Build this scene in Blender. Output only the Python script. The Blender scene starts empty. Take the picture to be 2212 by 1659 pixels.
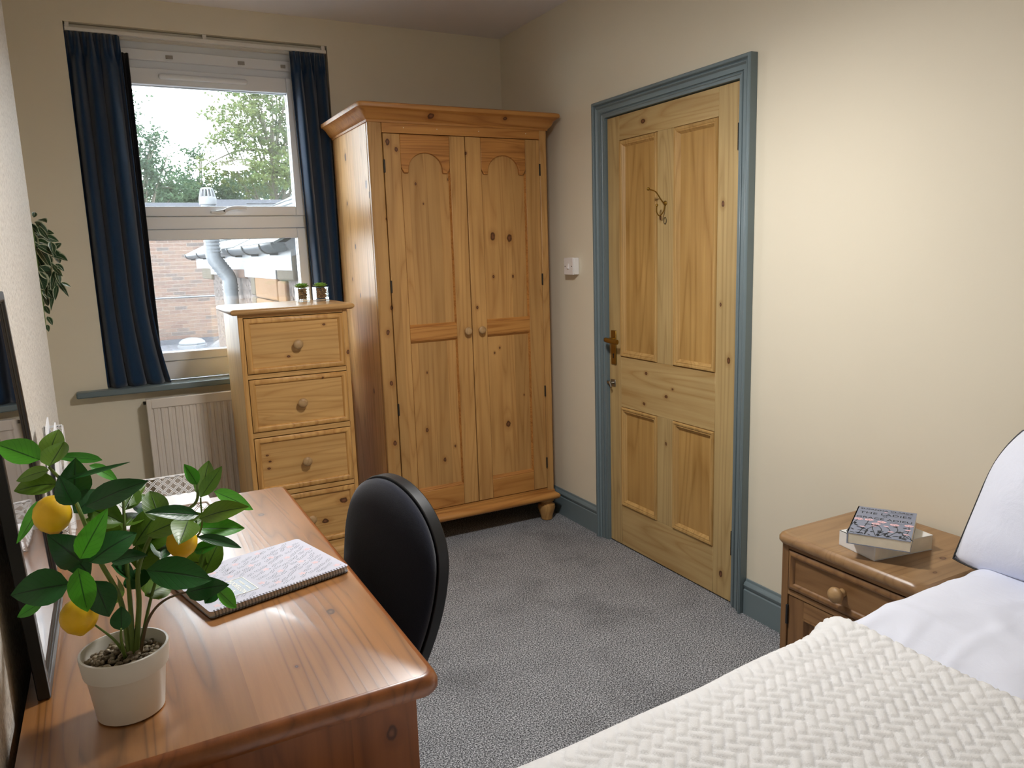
import bpy, bmesh, math, random
from mathutils import Vector, Matrix, noise as mnoise
random.seed(11)
SC = bpy.context.scene
COL = SC.collection

# ------------------------------------------------------------------ camera
CAM_F, CAM_YAW, CAM_PITCH, CAM_ROLL = 1643.7, 0.4825, 0.1709, -0.0323
CAM_LOC = Vector((-2.0613, -3.9513, 1.4054))
def cam_axes():
    y, p, r = CAM_YAW, CAM_PITCH, CAM_ROLL
    f = Vector((math.sin(y)*math.cos(p), math.cos(y)*math.cos(p), -math.sin(p)))
    r0 = Vector((math.cos(y), -math.sin(y), 0)); u0 = r0.cross(f)
    return r0*math.cos(r)+u0*math.sin(r), -r0*math.sin(r)+u0*math.cos(r), f
_r, _u, _f = cam_axes()
cd = bpy.data.cameras.new('camera'); cd.sensor_width = 36; cd.lens = 36*CAM_F/2212
cd.clip_start = .02; cd.clip_end = 200
cam = bpy.data.objects.new('camera', cd); COL.objects.link(cam)
cam.matrix_world = Matrix(((_r.x, _u.x, -_f.x, CAM_LOC.x), (_r.y, _u.y, -_f.y, CAM_LOC.y), (_r.z, _u.z, -_f.z, CAM_LOC.z), (0, 0, 0, 1)))
SC.camera = cam

# ------------------------------------------------------------------ world: even overcast sky
SKY = (0.86, 0.955, 1.0); SKY_STRENGTH = 10.0
wd = bpy.data.worlds.new('overcast'); SC.world = wd; wd.use_nodes = True
bg = wd.node_tree.nodes['Background']; bg.inputs[0].default_value = (*SKY, 1); bg.inputs[1].default_value = SKY_STRENGTH

# ------------------------------------------------------------------ exposure
BULB_STRENGTH = 225.0
SC.view_settings.view_transform = 'Standard'; SC.view_settings.look = 'None'
SC.view_settings.exposure = 0.05; SC.view_settings.gamma = 1.0; SC.view_settings.use_curve_mapping = False
SC.cycles.use_denoising = True
SC.cycles.max_bounces = 10; SC.cycles.diffuse_bounces = 5; SC.cycles.glossy_bounces = 5
SC.cycles.transmission_bounces = 8; SC.cycles.transparent_max_bounces = 16
SC.cycles.sample_clamp_indirect = 6.0; SC.cycles.caustics_reflective = False; SC.cycles.caustics_refractive = False

# ------------------------------------------------------------------ helpers: materials
def lin(r, g=None, b=None):
    if g is None: r, g, b = r
    f = lambda c: (c/255/12.92) if c/255 <= .04045 else ((c/255+.055)/1.055)**2.4
    return (f(r), f(g), f(b), 1)
MATS = {}
class NT:
    def __init__(s, name):
        m = bpy.data.materials.new(name); m.use_nodes = True; s.m = m; s.t = m.node_tree
        s.b = s.t.nodes['Principled BSDF']; s.out = s.t.nodes['Material Output']; MATS[name] = m
        s._tc = None
    def n(s, typ, **kw):
        nd = s.t.nodes.new(typ)
        for k, v in kw.items():
            if k.startswith('i_'):
                key = k[2:]; key = int(key) if key.isdigit() else key.replace('_', ' ')
                s.put(nd.inputs[key], v)
            else: setattr(nd, k, v)
        return nd
    def put(s, inp, v):
        if isinstance(v, bpy.types.NodeSocket): s.t.links.new(v, inp)
        elif hasattr(inp.default_value, '__len__') and not hasattr(v, '__len__'): inp.default_value = (v,)*len(inp.default_value)
        else: inp.default_value = v
    def co(s, kind='Object'):
        if not s._tc: s._tc = s.t.nodes.new('ShaderNodeTexCoord')
        return s._tc.outputs[kind]
    def math(s, op, a, b=None, c=None, clamp=False):
        nd = s.t.nodes.new('ShaderNodeMath'); nd.operation = op; nd.use_clamp = clamp
        s.put(nd.inputs[0], a)
        if b is not None: s.put(nd.inputs[1], b)
        if c is not None: s.put(nd.inputs[2], c)
        return nd.outputs[0]
    def vmul(s, v, k):
        nd = s.t.nodes.new('ShaderNodeVectorMath'); nd.operation = 'MULTIPLY'; s.put(nd.inputs[0], v); nd.inputs[1].default_value = k
        return nd.outputs[0]
    def noise(s, vec, scale, detail=2, rough=.5, dist=0):
        nd = s.n('ShaderNodeTexNoise', i_Vector=vec, i_Scale=scale, i_Detail=detail, i_Roughness=rough, i_Distortion=dist)
        return nd.outputs[0]
    def ramp(s, fac, *stops):
        nd = s.t.nodes.new('ShaderNodeValToRGB'); s.put(nd.inputs[0], fac); e = nd.color_ramp.elements
        while len(e) < len(stops): e.new(.5)
        for i, (p, c) in enumerate(stops): e[i].position = p; e[i].color = c if len(c) == 4 else (*c, 1)
        return nd.outputs[0]
    def mix(s, fac, a, b, mode='MIX'):
        nd = s.t.nodes.new('ShaderNodeMix'); nd.data_type = 'RGBA'; nd.blend_type = mode
        s.put(nd.inputs[0], fac); s.put(nd.inputs[6], a); s.put(nd.inputs[7], b)
        return nd.outputs[2]
    def maprange(s, v, a, b, c=0, d=1):
        nd = s.n('ShaderNodeMapRange'); s.put(nd.inputs[0], v)
        for i, q in zip((1, 2, 3, 4), (a, b, c, d)): nd.inputs[i].default_value = q
        return nd.outputs[0]
    def bump(s, h, strength=.3, dist=.002):
        nd = s.n('ShaderNodeBump', i_Strength=strength, i_Distance=dist, i_Height=h); s.t.links.new(nd.outputs[0], s.b.inputs['Normal'])
    def set(s, col=None, rough=None, metal=None, spec=None, **kw):
        if col is not None: s.put(s.b.inputs['Base Color'], col)
        if rough is not None: s.put(s.b.inputs['Roughness'], rough)
        if metal is not None: s.put(s.b.inputs['Metallic'], metal)
        if spec is not None: s.put(s.b.inputs['Specular IOR Level'], spec)
        for k, v in kw.items(): s.put(s.b.inputs[k.replace('_', ' ')], v)
        return s.m

def plain(name, rgb, rough=.5, metal=0, spec=.5, nz=0, **kw):
    t = NT(name); c = lin(rgb)
    if nz:
        f = t.noise(t.co(), nz, 3)
        c = t.mix(f, tuple(x*.86 for x in c[:3])+(1,), tuple(min(1, x*1.1) for x in c[:3])+(1,))
    return t.set(c, rough, metal, spec, **kw)

def wood(name, light, dark, axis='z', rough=.45, knots=(), plane='xz', plank=None, var=.1, coat=0, rnd=.0, spec=.4, bump=.15, seed=0.0, knotcol=(70, 36, 14), big=1.0, ringk=.25):
    t = NT(name); co = t.co(); sep = t.n('ShaderNodeSeparateXYZ', i_0=co).outputs
    ax = 'xyz'.index(axis)
    k1 = [42., 42., 42.]; k1[ax] = 2.0
    k2 = [6.5*big]*3; k2[ax] = .5*big
    off = t.n('ShaderNodeVectorMath', operation='ADD', i_0=co); off.inputs[1].default_value = (seed*1.7, seed*2.3, seed*.9)
    v = off.outputs[0]
    if plank:
        pid = t.math('FLOOR', t.math('DIVIDE', t.math('ADD', sep['xyz'.index(plank[0])], 10.013+seed), plank[1]))
        wn = t.n('ShaderNodeTexWhiteNoise', noise_dimensions='1D'); t.put(wn.inputs['W'], pid)
        add = t.n('ShaderNodeVectorMath', operation='MULTIPLY_ADD', i_0=wn.outputs['Color']); add.inputs[1].default_value = (7, 7, 7); t.put(add.inputs[2], v)
        v = add.outputs[0]
    fine = t.noise(t.vmul(v, k1), 1, 5, .6, .3)
    rings = t.noise(t.vmul(v, k2), 1, 1.5, .4, .35)
    ring = t.math('PINGPONG', t.math('MULTIPLY', rings, 15), .5)
    ring = t.math('POWER', t.math('MULTIPLY', ring, 2), 3.0)
    fac = t.math('ADD', t.math('MULTIPLY', fine, .70), t.math('MULTIPLY', ring, ringk))
    col = t.ramp(fac, (.24, lin(light)), (.74, lin(dark)))
    if plank:
        k = t.maprange(wn.outputs['Value'], 0, 1, 1-var, 1+var)
        g = t.n('ShaderNodeCombineColor'); [t.put(g.inputs[i], k) for i in range(3)]
        col = t.mix(1, col, g.outputs[0], 'MULTIPLY')
    blot = t.maprange(t.noise(v, 3.1, 2), .3, .7, .93, 1.07)
    g2 = t.n('ShaderNodeCombineColor'); [t.put(g2.inputs[i], blot) for i in range(3)]
    col = t.mix(1, col, g2.outputs[0], 'MULTIPLY')
    ia, ib = 'xyz'.index(plane[0]), 'xyz'.index(plane[1])
    mask = None; halo = None; core = None; dmin = None
    wob = t.math('MULTIPLY', t.math('SUBTRACT', t.noise(co, 55, 2), .5), .9)
    for (a, b, r) in knots:
        r *= .92
        ra, rb = (r*.66, r) if plane[1] == axis else (r, r*.66)
        if axis not in plane: ra = rb = r
        dx = t.math('DIVIDE', t.math('SUBTRACT', sep[ia], a), ra); dz = t.math('DIVIDE', t.math('SUBTRACT', sep[ib], b), rb)
        d = t.math('SQRT', t.math('MULTIPLY_ADD', dx, dx, t.math('MULTIPLY', dz, dz)))
        dmin = d if dmin is None else t.math('MINIMUM', dmin, d)
    if dmin is not None:
        dmin = t.math('ADD', dmin, wob)
        mask = t.maprange(dmin, .8, 1.05, 1, 0); halo = t.maprange(dmin, .8, 2.6, 1, 0); core = t.maprange(dmin, .25, .62, 1, 0)
    if rnd > 0:
        kv = [4., 4., 4.]; kv[ax] = 2.2
        vo = t.n('ShaderNodeTexVoronoi', i_Vector=t.vmul(v, kv), i_Scale=1.0)
        pres = t.math('GREATER_THAN', t.n('ShaderNodeSeparateColor', i_0=vo.outputs['Color']).outputs[0], 1-rnd)
        mm = t.math('MULTIPLY', pres, t.maprange(t.math('ADD', vo.outputs['Distance'], t.math('MULTIPLY', wob, .02)), .025, .045, 1, 0))
        hh = t.math('MULTIPLY', pres, t.maprange(vo.outputs['Distance'], .03, .14, 1, 0))
        mask = mm if mask is None else t.math('MAXIMUM', mask, mm); halo = hh if halo is None else t.math('MAXIMUM', halo, hh)
    if mask is not None:
        hc = tuple(x*y for x, y in zip(lin(dark)[:3], (.8, .66, .5)))+(1,)
        col = t.mix(t.math('MULTIPLY', halo, .5), col, hc); kc = lin(knotcol) if core is None else t.mix(core, lin(knotcol), tuple(min(1, x*2.6+.02) for x in lin(knotcol)[:3])+(1,))
        col = t.mix(t.math('MULTIPLY', mask, .92), col, kc)
    t.bump(t.math('ADD', fine, ring), bump, .0006)
    return t.set(col, rough, 0, spec, Coat_Weight=coat, Coat_Roughness=.27, Coat_IOR=1.5+1.0*coat)

# ------------------------------------------------------------------ helpers: mesh
ROOT = {}
def link(name, data, parent=None):
    o = bpy.data.objects.new(name, data); COL.objects.link(o)
    if parent: o.parent = parent; ROOT[o] = ROOT.get(parent, Vector((0, 0, 0)))
    else: ROOT[o] = Vector((0, 0, 0))
    return o
def tag(o, label=None, cat=None, group=None, kind=None):
    if label: o['label'] = label
    if cat: o['category'] = cat
    if group: o['group'] = group
    if kind: o['kind'] = kind
    return o
def thing(name, label, cat, loc=(0, 0, 0), rotz=0, group=None, local=False):
    """an Empty at the base of a thing; parts are then given in world coordinates unless local is set"""
    o = bpy.data.objects.new(name, None); COL.objects.link(o); o.empty_display_size = .05
    o.location = loc; o.rotation_euler = (0, 0, rotz)
    ROOT[o] = Vector((0, 0, 0)) if local else Vector(loc)
    return tag(o, label, cat, group)
def obj(name, bm, mat, parent=None, bevel=0, seg=2, smooth=False, label=None, solid=0, off=0.0, kind=None, sub=0):
    offv = ROOT.get(parent, Vector((0, 0, 0)))
    if offv.length: bmesh.ops.translate(bm, verts=bm.verts, vec=-offv)
    bmesh.ops.recalc_face_normals(bm, faces=bm.faces)
    me = bpy.data.meshes.new(name); bm.to_mesh(me); bm.free()
    o = link(name, me, parent)
    mats = mat if isinstance(mat, (list, tuple)) else [mat]
    for m in mats: me.materials.append(MATS[m])
    if solid:
        md = o.modifiers.new('thickness', 'SOLIDIFY'); md.thickness = solid; md.offset = off
    if bevel:
        md = o.modifiers.new('bevel', 'BEVEL'); md.width = bevel; md.segments = seg; md.limit_method = 'ANGLE'; md.angle_limit = .6; md.use_clamp_overlap = True
        md.harden_normals = False
    if sub:
        md = o.modifiers.new('sub', 'SUBSURF'); md.levels = sub; md.render_levels = sub
    if smooth or bevel:
        me.polygons.foreach_set('use_smooth', [True]*len(me.polygons))
        if not sub and smooth != 'all':
            try: me.set_sharp_from_angle(angle=.65)
            except Exception: pass
    if label: o['label'] = label
    if kind: o['kind'] = kind
    return o
def B(): return bmesh.new()
def box(bm, x0, x1, y0, y1, z0, z1, mi=0):
    vs = [bm.verts.new(p) for p in ((x0, y0, z0), (x1, y0, z0), (x1, y1, z0), (x0, y1, z0), (x0, y0, z1), (x1, y0, z1), (x1, y1, z1), (x0, y1, z1))]
    for f in ((3, 2, 1, 0), (4, 5, 6, 7), (0, 1, 5, 4), (1, 2, 6, 5), (2, 3, 7, 6), (3, 0, 4, 7)):
        bm.faces.new([vs[i] for i in f]).material_index = mi
    return bm
def prism(bm, poly, fn, t0, t1, cap=True):
    """2D polygon extruded from t0 to t1; fn(a, b, t) -> xyz"""
    A = [bm.verts.new(fn(a, b, t0)) for a, b in poly]; Z = [bm.verts.new(fn(a, b, t1)) for a, b in poly]
    n = len(poly)
    for i in range(n): bm.faces.new((A[i], A[(i+1) % n], Z[(i+1) % n], Z[i]))
    if cap: bm.faces.new(A[::-1]); bm.faces.new(Z)
    return bm
def lathe(bm, prof, org=(0, 0, 0), axis='z', n=24, mi=0, caps=True):
    org = Vector(org); rings = []
    for r, h in prof:
        ring = []
        if r < 1e-6: ring = [bm.verts.new(org+{'z': Vector((0, 0, h)), 'x': Vector((h, 0, 0)), 'y': Vector((0, h, 0))}[axis])]
        else:
            for i in range(n):
                a = 2*math.pi*i/n; c, s = r*math.cos(a), r*math.sin(a)
                ring.append(bm.verts.new(org+{'z': Vector((c, s, h)), 'x': Vector((h, c, s)), 'y': Vector((s, h, c))}[axis]))
        rings.append(ring)
    for p, q in zip(rings, rings[1:]):
        if len(p) == 1 and len(q) == 1: continue
        for i in range(n):
            j = (i+1) % n
            if len(p) == 1: f = (p[0], q[j], q[i])
            elif len(q) == 1: f = (p[i], p[j], q[0])
            else: f = (p[i], p[j], q[j], q[i])
            bm.faces.new(f).material_index = mi
    for ring in (rings[0], rings[-1]):
        if caps and len(ring) > 2: bm.faces.new(ring)
    return bm
def tube(bm, pts, rad, n=8, caps=True):
    pts = [Vector(p) for p in pts]; rads = rad if isinstance(rad, (list, tuple)) else [rad]*len(pts)
    rings = []; up = None
    for i, p in enumerate(pts):
        d = (pts[min(i+1, len(pts)-1)]-pts[max(i-1, 0)]).normalized()
        if up is None: up = Vector((0, 0, 1)) if abs(d.z) < .9 else Vector((1, 0, 0))
        a = d.cross(up).normalized(); b = a.cross(d).normalized(); up = b
        rings.append([bm.verts.new(p+(a*math.cos(2*math.pi*k/n)+b*math.sin(2*math.pi*k/n))*rads[i]) for k in range(n)])
    for r, s in zip(rings, rings[1:]):
        for k in range(n): bm.faces.new((r[k], r[(k+1) % n], s[(k+1) % n], s[k]))
    if caps: bm.faces.new(rings[0][::-1]); bm.faces.new(rings[-1])
    return bm
def spline(pts, k=6):
    pts = [Vector(p) for p in pts]; out = []
    P = [pts[0]*2-pts[1]]+pts+[pts[-1]*2-pts[-2]]
    for i in range(1, len(P)-2):
        for j in range(k):
            t = j/k; a, b, c, d = P[i-1], P[i], P[i+1], P[i+2]
            out.append(.5*((2*b)+(c-a)*t+(2*a-5*b+4*c-d)*t*t+(3*b-a-3*c+d)*t**3))
    return out+[pts[-1]]
def frame(bm, u0, u1, v0, v1, prof, fn, closed=True, open_bottom=False):
    """mitred moulding round a rectangle; prof = list of (inset, height); fn(u, v, h) -> xyz"""
    loops = []
    for d, h in prof:
        b0 = v0 if open_bottom else v0+d
        loops.append([bm.verts.new(fn(u, v, h)) for u, v in ((u0+d, b0), (u0+d, v1-d), (u1-d, v1-d), (u1-d, b0))])
    m = len(prof); rng = range(m) if closed else range(m-1)
    for i in rng:
        p, q = loops[i], loops[(i+1) % m]
        for k in range(3 if open_bottom else 4): bm.faces.new((p[k], p[(k+1) % 4], q[(k+1) % 4], q[k]))
    if open_bottom and closed:
        bm.faces.new([l[0] for l in loops]); bm.faces.new([l[3] for l in loops])
    return bm
def grid(bm, nu, nv, fn, uv=False, mi=0):
    V = [[bm.verts.new(fn(i/nu, j/nv)) for j in range(nv+1)] for i in range(nu+1)]
    L = bm.loops.layers.uv.verify() if uv else None
    for i in range(nu):
        for j in range(nv):
            f = bm.faces.new((V[i][j], V[i+1][j], V[i+1][j+1], V[i][j+1])); f.material_index = mi
            if uv:
                for lp, (a, b) in zip(f.loops, ((i, j), (i+1, j), (i+1, j+1), (i, j+1))): lp[L].uv = (a/nu, b/nv)
    return V
def leaf(bm, base, tip, width, nrm=None, droop=.1, cup=.15, nl=6, nw=4, shape=.45):
    """a pointed leaf with a folded midrib; uv.x across, uv.y along"""
    base, tip = Vector(base), Vector(tip); d = tip-base; L = d.length; d.normalize()
    if nrm is None: nrm = Vector((0, 0, 1))
    side = d.cross(nrm)
    if side.length < 1e-3: side = d.cross(Vector((0, 1, 0)))
    side.normalize(); n = side.cross(d).normalized()
    def fn(a, b):
        w = width*.5*(math.sin(math.pi*min(1, max(0, b))**(.78))**.85 if 0 < b < 1 else .0)+.0004
        s = (a-.5)*2
        return base+d*(L*b)+side*(s*w)+n*(cup*width*(abs(s)**1.3)*(.25+.75*math.sin(math.pi*b))+droop*L*math.sin(math.pi*b))
    grid(bm, nw, nl, fn, uv=True)
def ico(bm, c, r, sub=1, sc=(1, 1, 1), rot=None):
    m = Matrix.Translation(c) @ (rot or Matrix.Identity(4)) @ Matrix.Diagonal((r*sc[0], r*sc[1], r*sc[2], 1))
    bmesh.ops.create_icosphere(bm, subdivisions=sub, radius=1, matrix=m)
def knob(parent, mat, org, d, r=.021, depth=.036, name='knob'):
    """turned wooden knob; d = direction letter with sign"""
    s = -1 if d[0] == '-' else 1
    prof = [(r*.55, 0), (r*.5, .006), (r*.42, .010), (r*.55, .015), (r*.9, .020), (r, .026), (r*.93, .031), (r*.6, .0345), (0, depth)]
    return obj(name, lathe(B(), [(a, s*b*depth/.036) for a, b in prof], org, d[1], 24), mat, parent, smooth='all')
def lettering(name, text, size, mat, parent, fn, align='CENTER', space=1.0, name_part=None, bold=0):
    """flat lettering; fn(x, y) -> xyz in the parent's coordinates"""
    cu = bpy.data.curves.new('tmp', 'FONT'); cu.body = text; cu.size = size; cu.align_x = align; cu.space_character = space; cu.resolution_u = 3; cu.offset = bold
    to = bpy.data.objects.new('tmp', cu); COL.objects.link(to)
    dg = bpy.context.evaluated_depsgraph_get(); me = bpy.data.meshes.new_from_object(to.evaluated_get(dg))
    bpy.data.objects.remove(to); bpy.data.curves.remove(cu)
    for v in me.vertices: v.co = fn(v.co.x, v.co.y)
    me.name = name; me.materials.append(MATS[mat])
    return link(name, me, parent)

# ------------------------------------------------------------------ measured data
KNOTS= {'ward_front': [(-0.389, 1.484, 0.022), (-0.301, 1.476, 0.022), (-0.394, 1.293, 0.009), (-0.287, 1.29, 0.009), (-0.494, 1.151, 0.01), (-0.34, 0.553, 0.02), (-0.778, 0.581, 0.012), (-0.763, 0.859, 0.007), (-0.693, 0.422, 0.013), (-0.636, 0.482, 0.009), (-0.403, 0.921, 0.007), (-0.374, 0.944, 0.008), (-0.899, 1.902, 0.016), (-0.86, 1.873, 0.012), (-0.772, 1.727, 0.008), (-0.739, 1.638, 0.006), (-0.61, 1.748, 0.008), (-0.52, 1.866, 0.008), (-0.923, 1.571, 0.008), (-0.924, 1.176, 0.012), (-0.244, 0.692, 0.006), (-0.948, 1.063, 0.014), (-0.945, 0.828, 0.014), (-0.945, 0.544, 0.014)], 'ward_corn': [(-0.699, 2.018, 0.018), (-0.326, 2.025, 0.012)], 'ward_side': [(-0.256, 1.881, 0.02), (-0.553, 1.726, 0.022), (-0.597, 1.678, 0.02), (-0.326, 1.457, 0.014), (-0.243, 1.3, 0.012), (-0.358, 1.226, 0.012), (-0.235, 1.665, 0.012), (-0.475, 0.775, 0.014)], 'chest': [(-1.222, 1.117, 0.008), (-1.387, 0.988, 0.009), (-1.246, 0.879, 0.007), (-1.514, 0.558, 0.007), (-1.504, 0.529, 0.008), (-1.511, 0.498, 0.008), (-1.188, 0.293, 0.022), (-1.281, 0.21, 0.018), (-1.122, 0.985, 0.012)], 'door': [(-1.272, 1.931, 0.016), (-1.753, 1.558, 0.014), (-1.748, 1.185, 0.009), (-1.795, 0.974, 0.016), (-1.427, 0.777, 0.012), (-1.469, 0.816, 0.008), (-1.274, 0.722, 0.011), (-1.771, 0.104, 0.016), (-1.428, 0.57, 0.009), (-1.291, 0.861, 0.01), (-1.388, 1.529, 0.012)], 'desk': [(-1.754, -2.599, 0.014), (-1.766, -1.95, 0.012), (-1.853, -2.763, 0.005), (-1.584, -2.306, 0.01)]}
LEAVES= [((-2.169, -2.726, 1.14), (-2.217, -2.702, 1.164), 0.0324, 1), ((-2.164, -2.696, 1.127), (-2.148, -2.651, 1.163), 0.0253, 2), ((-2.157, -2.76, 1.132), (-2.196, -2.736, 1.118), 0.0165, 2), ((-2.094, -2.682, 1.118), (-2.157, -2.651, 1.127), 0.0153, 1), ((-2.142, -2.729, 1.108), (-2.064, -2.719, 1.117), 0.0066, 0), ((-2.136, -2.703, 1.073), (-2.127, -2.72, 1.132), 0.0338, 0), ((-2.113, -2.666, 1.109), (-2.08, -2.653, 1.077), 0.0168, 1), ((-2.119, -2.781, 1.079), (-2.044, -2.786, 1.101), 0.0294, 0), ((-2.132, -2.791, 1.087), (-2.142, -2.813, 1.133), 0.0227, 0), ((-2.171, -2.741, 1.086), (-2.21, -2.703, 1.023), 0.0194, 1), ((-2.12, -2.714, 1.056), (-2.079, -2.73, 1.032), 0.0298, 2), ((-2.133, -2.786, 1.008), (-2.094, -2.827, 1.08), 0.0256, 1), ((-2.135, -2.744, 0.987), (-2.167, -2.769, 1.041), 0.0359, 0), ((-2.123, -2.791, 1.001), (-2.065, -2.767, 1.021), 0.0346, 0), ((-2.097, -2.76, 0.985), (-2.053, -2.776, 0.99), 0.02, 0), ((-2.149, -2.791, 0.976), (-2.213, -2.787, 0.975), 0.0382, 0), ((-2.135, -2.822, 1.008), (-2.132, -2.808, 0.943), 0.0261, 1), ((-2.119, -2.799, 0.977), (-2.108, -2.802, 0.926), 0.0307, 0), ((-2.183, -2.778, 0.955), (-2.217, -2.749, 0.929), 0.014, 1), ((-2.094, -2.806, 0.899), (-2.091, -2.794, 0.927), 0.0208, 0), ((-2.048, -2.748, 1.012), (-1.975, -2.768, 1.034), 0.0273, 2), ((-1.977, -2.775, 1.037), (-2.042, -2.803, 1.061), 0.0178, 0), ((-1.973, -2.734, 1.018), (-1.907, -2.751, 1.028), 0.027, 2), ((-1.946, -2.705, 1.049), (-1.89, -2.677, 1.002), 0.0219, 1), ((-1.967, -2.719, 1.047), (-1.931, -2.685, 1.079), 0.0187, 2), ((-1.969, -2.704, 1.064), (-1.983, -2.697, 1.095), 0.0159, 1), ((-1.978, -2.713, 0.997), (-1.911, -2.707, 0.981), 0.0275, 1), ((-1.979, -2.731, 0.989), (-1.92, -2.721, 0.956), 0.0129, 0), ((-1.983, -2.688, 0.953), (-1.952, -2.701, 0.959), 0.0163, 1), ((-1.992, -2.791, 1.037), (-2.01, -2.846, 1.024), 0.0303, 2), ((-1.975, -2.715, 0.919), (-1.944, -2.682, 0.956), 0.0263, 2), ((-1.965, -2.71, 0.934), (-2.012, -2.665, 0.936), 0.0279, 2), ((-2.054, -2.793, 0.975), (-1.976, -2.798, 0.944), 0.0371, 0), ((-2.005, -2.773, 0.921), (-1.951, -2.801, 0.93), 0.0263, 0), ((-1.964, -2.779, 0.92), (-1.937, -2.748, 0.871), 0.0196, 1), ((-2.06, -2.724, 0.909), (-2.023, -2.69, 0.906), 0.0281, 2), ((-2.067, -2.711, 0.986), (-2.019, -2.674, 1.029), 0.0322, 2), ((-2.065, -2.695, 0.941), (-2.037, -2.682, 0.979), 0.0329, 2), ((-2.099, -2.737, 0.972), (-2.072, -2.712, 0.936), 0.0245, 0), ((-2.095, -2.717, 0.948), (-2.101, -2.679, 0.892), 0.0166, 2), ((-2.073, -2.678, 1.037), (-2.042, -2.633, 1.054), 0.01, 2), ((-2.066, -2.691, 1.043), (-2.039, -2.63, 1.037), 0.0113, 2), ((-1.962, -2.762, 0.91), (-1.979, -2.768, 0.896), 0.0171, 0), ((-2.117, -2.672, 1.028), (-2.096, -2.617, 0.953), 0.0323, 2), ((-2.087, -2.659, 0.988), (-2.108, -2.594, 1.026), 0.0289, 2), ((-2.045, -2.664, 0.919), (-2.059, -2.648, 0.971), 0.0281, 2), ((-2.157, -2.686, 0.997), (-2.132, -2.682, 0.946), 0.0275, 0), ((-2.063, -2.682, 0.941), (-2.042, -2.673, 0.882), 0.026, 2)]
STEMS= [[(-2.086, -2.755, 0.822), (-2.081, -2.745, 0.892), (-2.078, -2.725, 0.979), (-2.073, -2.685, 1.053)], [(-2.083, -2.755, 0.821), (-2.069, -2.745, 0.904), (-2.063, -2.735, 0.961), (-2.028, -2.735, 1.022), (-1.977, -2.715, 1.036), (-1.967, -2.695, 1.063)], [(-2.078, -2.755, 0.821), (-2.061, -2.765, 0.884), (-2.038, -2.77, 0.913), (-2.004, -2.765, 0.918), (-1.964, -2.775, 0.918)], [(-2.09, -2.755, 0.823), (-2.104, -2.785, 0.876), (-2.126, -2.79, 0.909)], [(-2.095, -2.755, 0.825), (-2.096, -2.8, 0.884), (-2.094, -2.815, 0.906)], [(-2.089, -2.755, 0.823), (-2.092, -2.735, 0.912), (-2.112, -2.755, 0.99), (-2.125, -2.765, 1.058), (-2.138, -2.735, 1.093), (-2.159, -2.735, 1.131)], [(-2.081, -2.755, 0.822), (-2.044, -2.715, 0.922), (-2.021, -2.705, 0.948), (-1.974, -2.725, 0.993), (-1.966, -2.705, 1.042)], [(-2.064, -2.735, 0.95), (-2.062, -2.695, 0.98), (-2.054, -2.685, 1.027)]]
LEMONS= [((-2.161, -2.755, 1.067), 0.0244, 0.027), ((-2.001, -2.735, 0.986), 0.0226, 0.024), ((-2.144, -2.785, 0.924), 0.0246, 0.0258)]
VINE= [((-2.264, -0.697, 1.583), (-2.26, -0.667, 1.601), 0.0146), ((-2.243, -0.761, 1.572), (-2.223, -0.788, 1.561), 0.025), ((-2.27, -0.662, 1.552), (-2.256, -0.66, 1.531), 0.0221), ((-2.235, -0.731, 1.533), (-2.208, -0.747, 1.525), 0.0163), ((-2.248, -0.709, 1.521), (-2.203, -0.689, 1.501), 0.0255), ((-2.268, -0.725, 1.501), (-2.227, -0.73, 1.484), 0.0253), ((-2.211, -0.773, 1.466), (-2.19, -0.748, 1.487), 0.0216), ((-2.259, -0.776, 1.484), (-2.218, -0.776, 1.45), 0.0286), ((-2.222, -0.679, 1.448), (-2.181, -0.702, 1.429), 0.0297), ((-2.264, -0.692, 1.443), (-2.228, -0.665, 1.442), 0.0257), ((-2.235, -0.704, 1.425), (-2.221, -0.687, 1.393), 0.0184), ((-2.211, -0.767, 1.418), (-2.191, -0.771, 1.394), 0.0163), ((-2.263, -0.762, 1.412), (-2.241, -0.741, 1.37), 0.0468), ((-2.212, -0.745, 1.393), (-2.208, -0.747, 1.352), 0.0183), ((-2.208, -0.66, 1.348), (-2.182, -0.639, 1.333), 0.0151), ((-2.246, -0.663, 1.364), (-2.238, -0.666, 1.331), 0.0262), ((-2.262, -0.721, 1.351), (-2.254, -0.708, 1.328), 0.0256), ((-2.251, -0.723, 1.328), (-2.237, -0.735, 1.297), 0.0294), ((-2.216, -0.732, 1.342), (-2.226, -0.753, 1.295), 0.0166), ((-2.262, -0.735, 1.305), (-2.256, -0.705, 1.273), 0.0183), ((-2.267, -0.665, 1.269), (-2.258, -0.657, 1.24), 0.0187), ((-2.261, -0.72, 1.231), (-2.25, -0.73, 1.203), 0.0166), ((-2.262, -0.769, 1.204), (-2.259, -0.783, 1.183), 0.0127), ((-2.279, -0.686, 1.462), (-2.264, -0.664, 1.386), 0.0294), ((-2.275, -0.737, 1.371), (-2.258, -0.719, 1.334), 0.0254), ((-2.274, -0.687, 1.527), (-2.252, -0.675, 1.502), 0.0256), ((-2.244, -0.7, 1.46), (-2.234, -0.685, 1.41), 0.0257), ((-2.261, -0.736, 1.565), (-2.239, -0.724, 1.546), 0.0252), ((-2.275, -0.746, 1.533), (-2.272, -0.747, 1.468), 0.0323), ((-2.288, -0.688, 1.437), (-2.279, -0.676, 1.37), 0.033)]
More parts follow.
